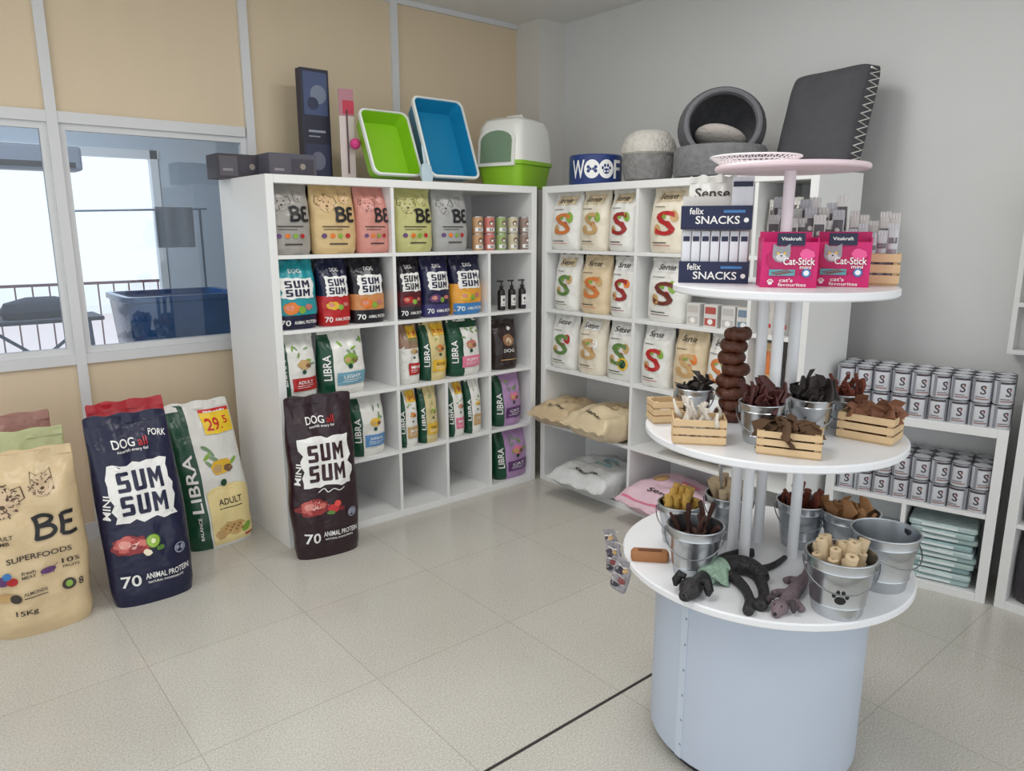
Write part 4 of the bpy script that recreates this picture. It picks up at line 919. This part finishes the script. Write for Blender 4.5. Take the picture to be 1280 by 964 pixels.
p=crate('wooden slat crate of brown pieces at the front centre of the middle tier',986,566,T2,R2,.145,.085,.062,R(-4)); cfill(p,FZ-R(4),.145,.085,24,.066,.012,M((92,66,44),.8,var=.3),'flat','dark brown chew piece in the front centre crate','brown pieces in crate',tilt=.45)
p=crate('wooden slat crate of reddish pieces at the right rim of the middle tier',1086,548,T2,R2,.135,.09,.072,R(-22)); cfill(p,FZ-R(22),.135,.09,21,.08,.011,M((128,84,60),.7,var=.25),'flat','reddish chew piece in the right crate of the middle tier','reddish pieces in crate',tilt=.45)
# tier 3
VB=M((24,30,62),.4)
p=ond(891,353,T3,R3,.07); r=thing('snack_display','navy cardboard display with two lettered trays on the upper tier','display box',p,FZ+R(4))
BK=M((22,30,68),.45)
w,d=.19,.075
bt=MB().box(-w/2,w/2,-d/2,d/2,0,.004).box(-w/2,w/2,-d/2,-d/2+.004,.004,.06).box(-w/2,-w/2+.004,-d/2+.004,d/2,.004,.06).box(w/2-.004,w/2,-d/2+.004,d/2,.004,.06).build('base_tray',BK,r,smooth=0)
MB().box(-w/2,w/2,d/2-.004,d/2,.004,.24).build('back_board',M((226,222,216),.5),r,smooth=0)
ut=MB().box(-w/2,w/2,-d/2,d/2-.004,.148,.152).box(-w/2,w/2,-d/2-.002,-d/2+.002,.152,.212).box(-w/2,-w/2+.004,-d/2,d/2-.004,.152,.2).box(w/2-.004,w/2,-d/2,d/2-.004,.152,.2).build('upper_tray',BK,r,smooth=0)
for z0,par in ((0,bt),(.152,ut)):
    A=Art(w,.06); A.text('SNACKS',.02,.36,.62,PWHITE,.36); A.text('felix',-.28,.76,.2,PWHITE,.3); A.ell(.42,.35,.035,.035,PWHITE,12); A.rect(.1,.68,.4,.8,SKY)
    A.build(lambda x,z,o,z0=z0:(x,-d/2-.002-o,z+z0),par,.0008,split=True)
c,s=math.cos(FZ+R(4)),math.sin(FZ+R(4)); s0=None
for i in range(7):
    x=-.078+i*.026
    if s0 is None:
        s0=thing('snack_sachet','slim white snack sachet in the lower tray of the navy display','sachet',(0,0,0),FZ+R(4),0,'snack sachets in lower tray')
        b=MB().loft([rr(.0115,.002,.001,0,2),rr(.012,.006,.004,.02,2),rr(.012,.006,.004,.11,2),rr(.0115,.001,.0008,.138,2)]).build('sachet_body',M((226,228,234),.35),s0)
        A=Art(.022,.138); A.rect(-.4,.1,.4,.3,SKY); A.rect(-.4,.8,.4,.9,VB); A.build(lambda x,z,o:(x,-.0062-o,z),b,.0006); o=s0
    else: o=dup(s0,(0,0,0))
    o.location=(p.x+x*c-(-.015)*s,p.y+x*s+(-.015)*c,T3+.005)
for i in range(3):
    x=.05+i*.017
    o=dup(s0,(p.x+x*c,p.y+x*s,T3+.153),None,'slim white snack sachet sticking out of the upper tray of the navy display','snack sachets in upper tray')
make_bag('treat_pouch','white pouch standing behind the navy display, top showing above it',.14,.29,.05,[WB],None,lambda A:(A.text('Sense',0,.86,.7,DK,.1),A.ell(0,.5,.3,.3,ORANGE)),(p.x+.07*BV.x-.02*RV.x,p.y+.07*BV.y-.02*RV.y,T3+.001),FZ,seed=91,cat='pouch')
MAG=M((204,20,106),.4,var=.04); MAGD=M((160,16,84),.4)
def catbox(label,px,py,rz):
    p=ond(px,py,T3,R3,.07); t=thing('treat_carton',label,'box',p,FZ+rz); w,d,h=.138,.10,.142
    mb=MB(); mb.box(-w/2,w/2,-d/2,d/2,0,.004).box(-w/2,w/2,-d/2,-d/2+.003,.004,h*.82).box(-w/2,-w/2+.003,-d/2+.003,d/2,.004,h*.9).box(w/2-.003,w/2,-d/2+.003,d/2,.004,h*.9).box(-w/2+.003,w/2-.003,d/2-.003,d/2,.004,h)
    b=mb.build('carton',MAG,t,smooth=0)
    MB().box(-w/2+.004,w/2-.004,-d/2+.004,d/2-.004,.004,h*.8).build('inner_tray',MAGD,t,smooth=0)
    MB().loft([rr(.034,.002,.0015,h*.76,3,cy=-d/2-.001),rr(.034,.002,.0015,h*.98,3,cy=-d/2-.001)]).build('logo_tab',VB,b,smooth=0)
    GC=M((150,148,154),.5); GC2=M((206,204,206),.5)
    A=Art(w,h); A.text('Vitakraft',0,.88,.36,PWHITE,.06)
    A.blob(.02,.5,.42,.26,M((178,14,88),.45),3,.08); A.blob(.3,.6,.14,.1,M((232,90,150),.45),4)
    A.ell(-.16,.60,.16,.15,GC); A.poly([(-.32,.64),(-.31,.79),(-.2,.73)],GC); A.poly([(0,.64),(-.01,.79),(-.12,.73)],GC); A.ell(-.16,.55,.09,.07,GC2); A.ell(-.22,.62,.025,.025,YEL,8); A.ell(-.1,.62,.025,.025,YEL,8); A.ell(-.16,.575,.02,.015,BLACK,8)
    A.strokes([[(-.3,.56),(-.2,.57)],[(-.3,.53),(-.2,.55)],[(-.12,.57),(-.02,.56)],[(-.12,.55),(-.02,.53)]],.008,PWHITE)
    A.text('Cat-Stick',.16,.48,.56,PWHITE,.13); A.text('mini',.28,.375,.2,PWHITE,.06)
    A.rect(-.36,.22,.1,.33,M((90,160,170),.5)); A.strokes([[(-.3,.245),(.02,.30)],[(-.24,.235),(.08,.29)],[(-.32,.27),(-.02,.32)]],.035,M((120,60,50),.5)); A.ell(.3,.27,.08,.08,SKY); A.ell(.3,.27,.05,.05,PWHITE,14)
    A.text("cat's",-.05,.14,.24,PWHITE,.07); A.text('favourites',.06,.06,.5,PWHITE,.065); A.paw(-.33,.1,.07,PWHITE)
    A.build(lambda x,z,o:(x,-d/2-.003-o,z),b,.0006,.0012,split=True)
    return p
catbox('magenta cat stick box beside the navy display on the upper tier',981,358,R(8)); catbox('magenta cat stick box in front of the wooden crate on the upper tier',1050,357,R(-6))
q=Vector((SX,SY,T3))+RV*.222+BV*.068
crate('wooden slat crate behind the magenta boxes on the upper tier',0,0,T3,R3,.14,.08,.085,R(-8),pos=q)
cc,ss=math.cos(FZ-R(8)),math.sin(FZ-R(8))
for row in range(2):
    for i in range(5):
        lx=-.05+.025*i; ly=-.018+.036*row
        make_bag('treat_pouch',('first','second','third','fourth','fifth')[i]+' small pouch from the left in the %s row of the upper tier crate'%('front','back')[row],.026,.135+.035*row+.015*math.sin(i*2+row),.02,[M(((196,196,200),(206,200,196))[row],.25)],None,lambda A:(A.rect(-.4,.3,.4,.6,M((150,140,150),.4)),A.rect(-.4,.7,.4,.8,M((110,104,112),.4))),(q.x+lx*cc-ly*ss,q.y+lx*ss+ly*cc,T3+.007),FZ-R(8),seed=95+i+7*row,cat='pouch',group='small pouches in upper crate',res=0)
for row in range(2):
    for i in range(8):
        pp=Vector((SX,SY,T3+.001))+RV*(-.034+.024*i+.01*row)+BV*(.095+.034*row+.008*math.sin(i*2.2))
        cl=((214,212,208),(186,186,190),(222,220,216))[(i+row)%3]
        make_bag('treat_packet',('first','second','third','fourth','fifth','sixth','seventh','eighth')[i]+' small packet from the left, %s row behind the magenta boxes'%('front','back')[row],.034,.18+.035*row+.018*math.sin(i*1.9+row),.018,[M(cl,.28)],None,lambda A:(A.rect(-.38,.62,.38,.9,M((96,92,96),.4)),A.ell(0,.76,.2,.2,M((214,210,206),.4),10),A.rect(-.38,.3,.38,.5,M((176,150,140),.4))),pp,FZ+R(random.uniform(-10,10)),seed=120+i+9*row,cat='packet',group='packets behind magenta boxes',res=0)
# tier 4 lacy tray
p=Vector((SX-.092*RV.x,SY-.092*RV.y,T4))
r=thing('lacy_tray','thin white lattice tray at the left on the pink top of the stand','tray',p)
LWH=M((244,238,240),.45)
MB().lathe([(.001,.001),(.088,.001),(.09,.003),(.088,.005),(.001,.005)],48).build('tray_base',LWH,r)
lt=MB()
def circ(rad,z,n=48): return [(rad*math.cos(2*PI*k/n),rad*math.sin(2*PI*k/n),z) for k in range(n)]
for rad,z,t in ((.09,.005,.0025),(.104,.014,.0018),(.118,.024,.0028)): lt.tube(circ(rad,z),t,6,closed=True)
for k in range(44):
    for off in (-1,1):
        a=2*PI*k/44; b=a+off*2*PI/44
        lt.tube([(.09*math.cos(a),.09*math.sin(a),.005),(.118*math.cos(b),.118*math.sin(b),.024)],.0014,4)
lt.build('lattice_rim',LWH,r)
# floppy plush toys
def plush(label,cpx,spine,legs,mat,mat2,hs=1.0,scarf=None):
    TC=onZ(*cpx,T1); TC.z=T1
    toy=thing('plush_toy',label,'plush toy',TC)
    def tpath(P):
        Q=crom(P,5); pts=[];rad=[]
        for px,py,rd in Q:
            g=onZ(px,py,T1+rd); pts.append(Vector((g.x,g.y,T1+rd*.92))-TC); rad.append(max(.004,rd))
        return pts,rad
    mb=MB(); sp,sr=tpath(spine); mb.tube(sp,sr,14)
    hp=sp[0]; hd=(sp[0]-sp[6]).normalized(); hq=hd.to_track_quat('Z','Y').to_matrix().to_4x4()
    mb.ball(hp+(hd*.012+Vector((0,0,.004)))*hs,.031*hs,.028*hs,.034*hs,hq); mb.ball(hp+(hd*.04-Vector((0,0,.006)))*hs,.019*hs,.016*hs,.024*hs,hq)
    for P in legs:
        a,b=tpath(P); mb.tube(a,b,12)
    body=mb.build('toy_body',mat,toy,smooth=0)
    m1=body.modifiers.new('remesh','REMESH'); m1.mode='VOXEL'; m1.voxel_size=.0042*hs**.5; m1.use_smooth_shade=True
    m2=body.modifiers.new('smooth','SMOOTH'); m2.factor=.5; m2.iterations=5
    sd=hd.cross(Vector((0,0,1))).normalized(); Z=Vector((0,0,1))
    for s in (-1,1):
        e0=hp+(sd*s*.024+Z*.022-hd*.004)*hs
        MB().tube([e0,e0+(sd*s*.014+Z*.004)*hs,e0+(sd*s*.022-Z*.014+hd*.008)*hs,e0+(sd*s*.022-Z*.028+hd*.012)*hs],[.008*hs,.013*hs,.013*hs,.005*hs],10).build('ear',mat2,toy,smooth=60)
        MB().ball(hp+(hd*.034+sd*s*.012+Z*.020)*hs,.0035*hs,.0035*hs,.0035*hs,seg=10).build('eye',M((12,12,12),.15),toy)
    MB().ball(hp+hd*.062*hs,.008*hs,.006*hs,.006*hs,seg=12).build('nose',M((14,13,13),.3),toy)
    if scarf:
        i0,i1=5,13
        nk=MB().tube(sp[i0:i1],[x+.0035 for x in sr[i0:i1]],18).build('neckerchief',scarf,toy,smooth=60)
        mid=sp[8]; tg=(sp[9]-sp[7]).normalized(); s2=tg.cross(Z).normalized()
        if s2.dot(-BV)<0: s2=-s2
        fl=MB(); N=6; vs=[];fs=[]
        for j in range(N+1):
            f=j/N; wdt=.036*(1-f)+.003; base=mid+s2*(.026+.03*f)+Vector((0,0,.016-.032*f**.8))
            for i in range(5): vs.append(tuple(base+tg*wdt*(-1+i/2)+Vector((0,0,.002*math.sin(i*1.7+j)))))
        for j in range(N):
            for i in range(4): fs.append((j*5+i,j*5+i+1,(j+1)*5+i+1,(j+1)*5+i))
        fl.add(vs,fs); fo=fl.build('neckerchief_flap',scarf,nk,smooth=60); sm_=fo.modifiers.new('solid','SOLIDIFY'); sm_.thickness=.002
PF=M((36,34,36),.5,var=.35,scale=60,bump=.5,bscale=120); PFD=M((24,23,25),.5,var=.3,scale=60,bump=.5,bscale=120)
plush('floppy black plush animal toy with a green patterned neckerchief on the lowest tier',(905,725),
    [(866,734,.024),(880,722,.022),(896,712,.026),(914,706,.028),(932,706,.027),(948,715,.024),(955,724,.018)],
    [[(898,712,.018),(914,719,.0165),(930,734,.0145),(937,750,.0135),(935,764,.0155)],[(893,706,.016),(905,697,.014),(925,691,.013),(943,691,.0145)],
     [(946,716,.019),(953,732,.016),(955,746,.015),(951,758,.0165)],[(950,712,.012),(968,706,.010),(982,696,.008)]],PF,PFD,1.0,M((150,176,156),.9,var=.35,scale=90,bump=.4,bscale=160))
PG=M((122,106,112),.8,var=.45,scale=45,bump=.6,bscale=130)
plush('small grey pink floppy plush toy between the black plush toy and paw print bucket',(988,742),
    [(976,758,.015),(982,750,.016),(990,741,.019),(998,732,.019),(1005,722,.014)],
    [[(986,748,.011),(996,754,.010),(1003,762,.0105)],[(988,742,.011),(976,740,.010),(966,742,.0105)],[(1002,726,.011),(1008,716,.010),(1011,706,.009)],[(1000,728,.011),(990,724,.010),(981,726,.010)]],PG,M((70,60,66),.8,var=.3,bump=.5),.72)
p=ond(812,700,T1,R1,.05); r=thing('wood_chew','brown wooden chew block at the left rim of the lowest tier','dog chew',p,FZ+R(12))
wb=MB().loft([rr(.052,.017,.01,0),rr(.055,.02,.012,.008),rr(.055,.02,.012,.022),rr(.05,.016,.01,.03)]).build('block',M((166,112,70),.6,var=.2),r); MB().loft([rr(.035,.008,.006,.0301),rr(.035,.008,.006,.0315)]).build('groove',M((110,70,44),.7),wb)
# hanging patterned packets at the left rim
for i,an in enumerate((5,14,24)):
    dd=(-RV*math.cos(R(an))-BV*math.sin(R(an))); q=Vector((SX,SY,0))+dd*(R1+.024)
    ang=FZ-R(38)+R(8*i)
    t=make_bag('toy_packet',('back','middle','front')[i]+' one of three patterned packets hanging from the left rim of the lowest tier',.058,.085+.008*i,.022,[M((150,146,150),.7,var=.5,scale=70,bump=.4,bscale=60)],None,lambda A:(A.ell(-.12,.7,.26,.22,M((64,58,72),.6)),A.ell(.18,.42,.22,.2,M((140,74,78),.6)),A.ell(-.15,.22,.24,.18,M((58,58,70),.6)),A.ell(.22,.8,.14,.12,TAN),A.strokes([crom([(-.4,.52),(-.1,.58),(.4,.55)]),crom([(-.4,.36),(0,.3),(.4,.32)]),crom([(-.3,.9),(0,.86),(.35,.92)])],.05,M((214,208,206),.6))),(q.x,q.y,T1-.07-.016*i),ang,seed=100+i,cat='packet',group='packets hanging from the rim',wr=.45)
    t.rotation_euler=(R(4),R(-20+18*i),ang)
    MB().tube([(0,0,.083+.008*i),(.006,.004,.092+.01*i),(.03,.012,.08+.016*i)],.0012,6).build('string',M((220,216,210),.7),t)
# ------------------------------------------------------------ cans at the low shelf
CDK=M((72,62,68),.5); CGR=M((142,144,152),.4)
def a_can(A):
    A.text('S',0,.54,.24,CDK,.38); A.ell(.07,.62,.045,.045,M((160,66,62),.5),12); A.rect(-.36,.86,.36,.95,CDK); A.rect(-.3,.12,.26,.17,M((150,110,104),.5)); A.rect(-.3,.22,.1,.25,CDK); A.rect(-.5,.04,-.36,.96,CGR); A.rect(.36,.04,.5,.96,CGR)
rc=.0365; hc=.098
c0=None
CW=M((206,207,212),.38)
def cans(x0,nx,y0,ny,z,nl,labs,group):
    global c0
    for l in range(nl):
        for i in range(nx):
            for j in range(ny):
                loc=lowp(y0+j*.0742+random.uniform(-.0006,.0006),x0+i*.0742+random.uniform(-.0006,.0006),z+l*(hc+.003)); rz=R(-62+random.uniform(-26,26))
                if c0 is None: c0=can_proto('food_can',labs[l],rc,hc,CW,a_can,loc,group+(' upper',' lower')[l==0],lid=M((150,153,158),.3,1)); c0.rotation_euler.z=rz
                else: dup(c0,loc,rz,labs[l],group+(' upper',' lower')[l==0])
cans(.039,3,.038,9,.757,2,('white food can in the lower layer on top of the low shelf','white food can in the upper layer on top of the low shelf'),'cans on top of low shelf')
cans(.044,3,.076,8,ZL[1],2,('white food can in the lower layer inside the low shelf','white food can in the upper layer inside the low shelf'),'cans inside low shelf')
# pads at the bottom
pc_=[(166,188,188),(184,202,201),(150,176,178),(172,192,188)]
nm=['lowest','second lowest','third lowest','fourth','fifth','sixth','seventh','eighth','ninth','topmost']
for bay,(lx,w,n,lab) in enumerate(((.485,.26,10,'right'),(.18,.24,6,'left'))):
    for i in range(n):
        wv=w*random.uniform(.93,1.0)
        r=thing('pad_pack','%s teal pack of the stack in the %s bottom bay of the low shelf'%((nm[i] if i<n-1 else 'topmost'),lab),'pack',lowp(lx+random.uniform(-.008,.008),.145+random.uniform(-.008,.006),ZL[0]+.001+i*.0268),LRZ+random.uniform(-.05,.05),0,'packs in %s bottom bay'%lab)
        wp=MB().loft([rr(wv*.47,.115,.012,0),rr(wv*.5,.122,.016,.005),rr(wv*.5,.124,.016,.019),rr(wv*.48,.117,.014,.0255)]).build('wrapper',M(pc_[i%4],.22,var=.2,scale=25,bump=.55,bscale=34),r)
        MB().box(-wv*.3,wv*.22,-.1252,-.1238,.007,.018).build('label_strip',M((222,230,230),.35),wp,smooth=0)
make_bag('pet_food_bag','dark bag on the bottom board of the shelf at the right edge of the photo',.29,.31,.14,[FO((52,48,54))],None,None,(3.36+.076,.693,ZF[0]+.002),R(-90),seed=111)
make_bag('pet_food_bag','dark grey bag on the second board of the shelf at the right edge',.29,.30,.13,[FO((52,54,66))],None,None,(3.36+.076,.693,ZF[1]+.002),R(-90),seed=112)
# ------------------------------------------------------------ light
W=bpy.data.worlds.new('world'); S.world=W; W.use_nodes=True
bg=W.node_tree.nodes['Background']; bg.inputs['Color'].default_value=(.92,.965,1,1); bg.inputs['Strength'].default_value=1.3
def area(name,loc,sx,sy,P,col=(1,.99,.975),rot=(0,0,0)):
    l=bpy.data.lights.new(name,'AREA'); l.shape='RECTANGLE'; l.size=sx; l.size_y=sy; l.energy=P; l.color=col
    o=bpy.data.objects.new(name,l); COL.objects.link(o); o.location=loc; o.rotation_euler=rot; return o
area('ceiling_light',(.2,1.2,ZC-.03),1.3,.5,19); area('ceiling_light',(2.0,2.0,ZC-.03),1.0,.5,20); area('ceiling_light',(1.2,-.9,ZC-.03),1.3,.7,13); area('ceiling_light',(-1.0,2.6,ZC-.03),1.3,.5,14)
area('ceiling_light',(.8,5.6,ZC-.1),.7,.3,32,(.92,.96,1))
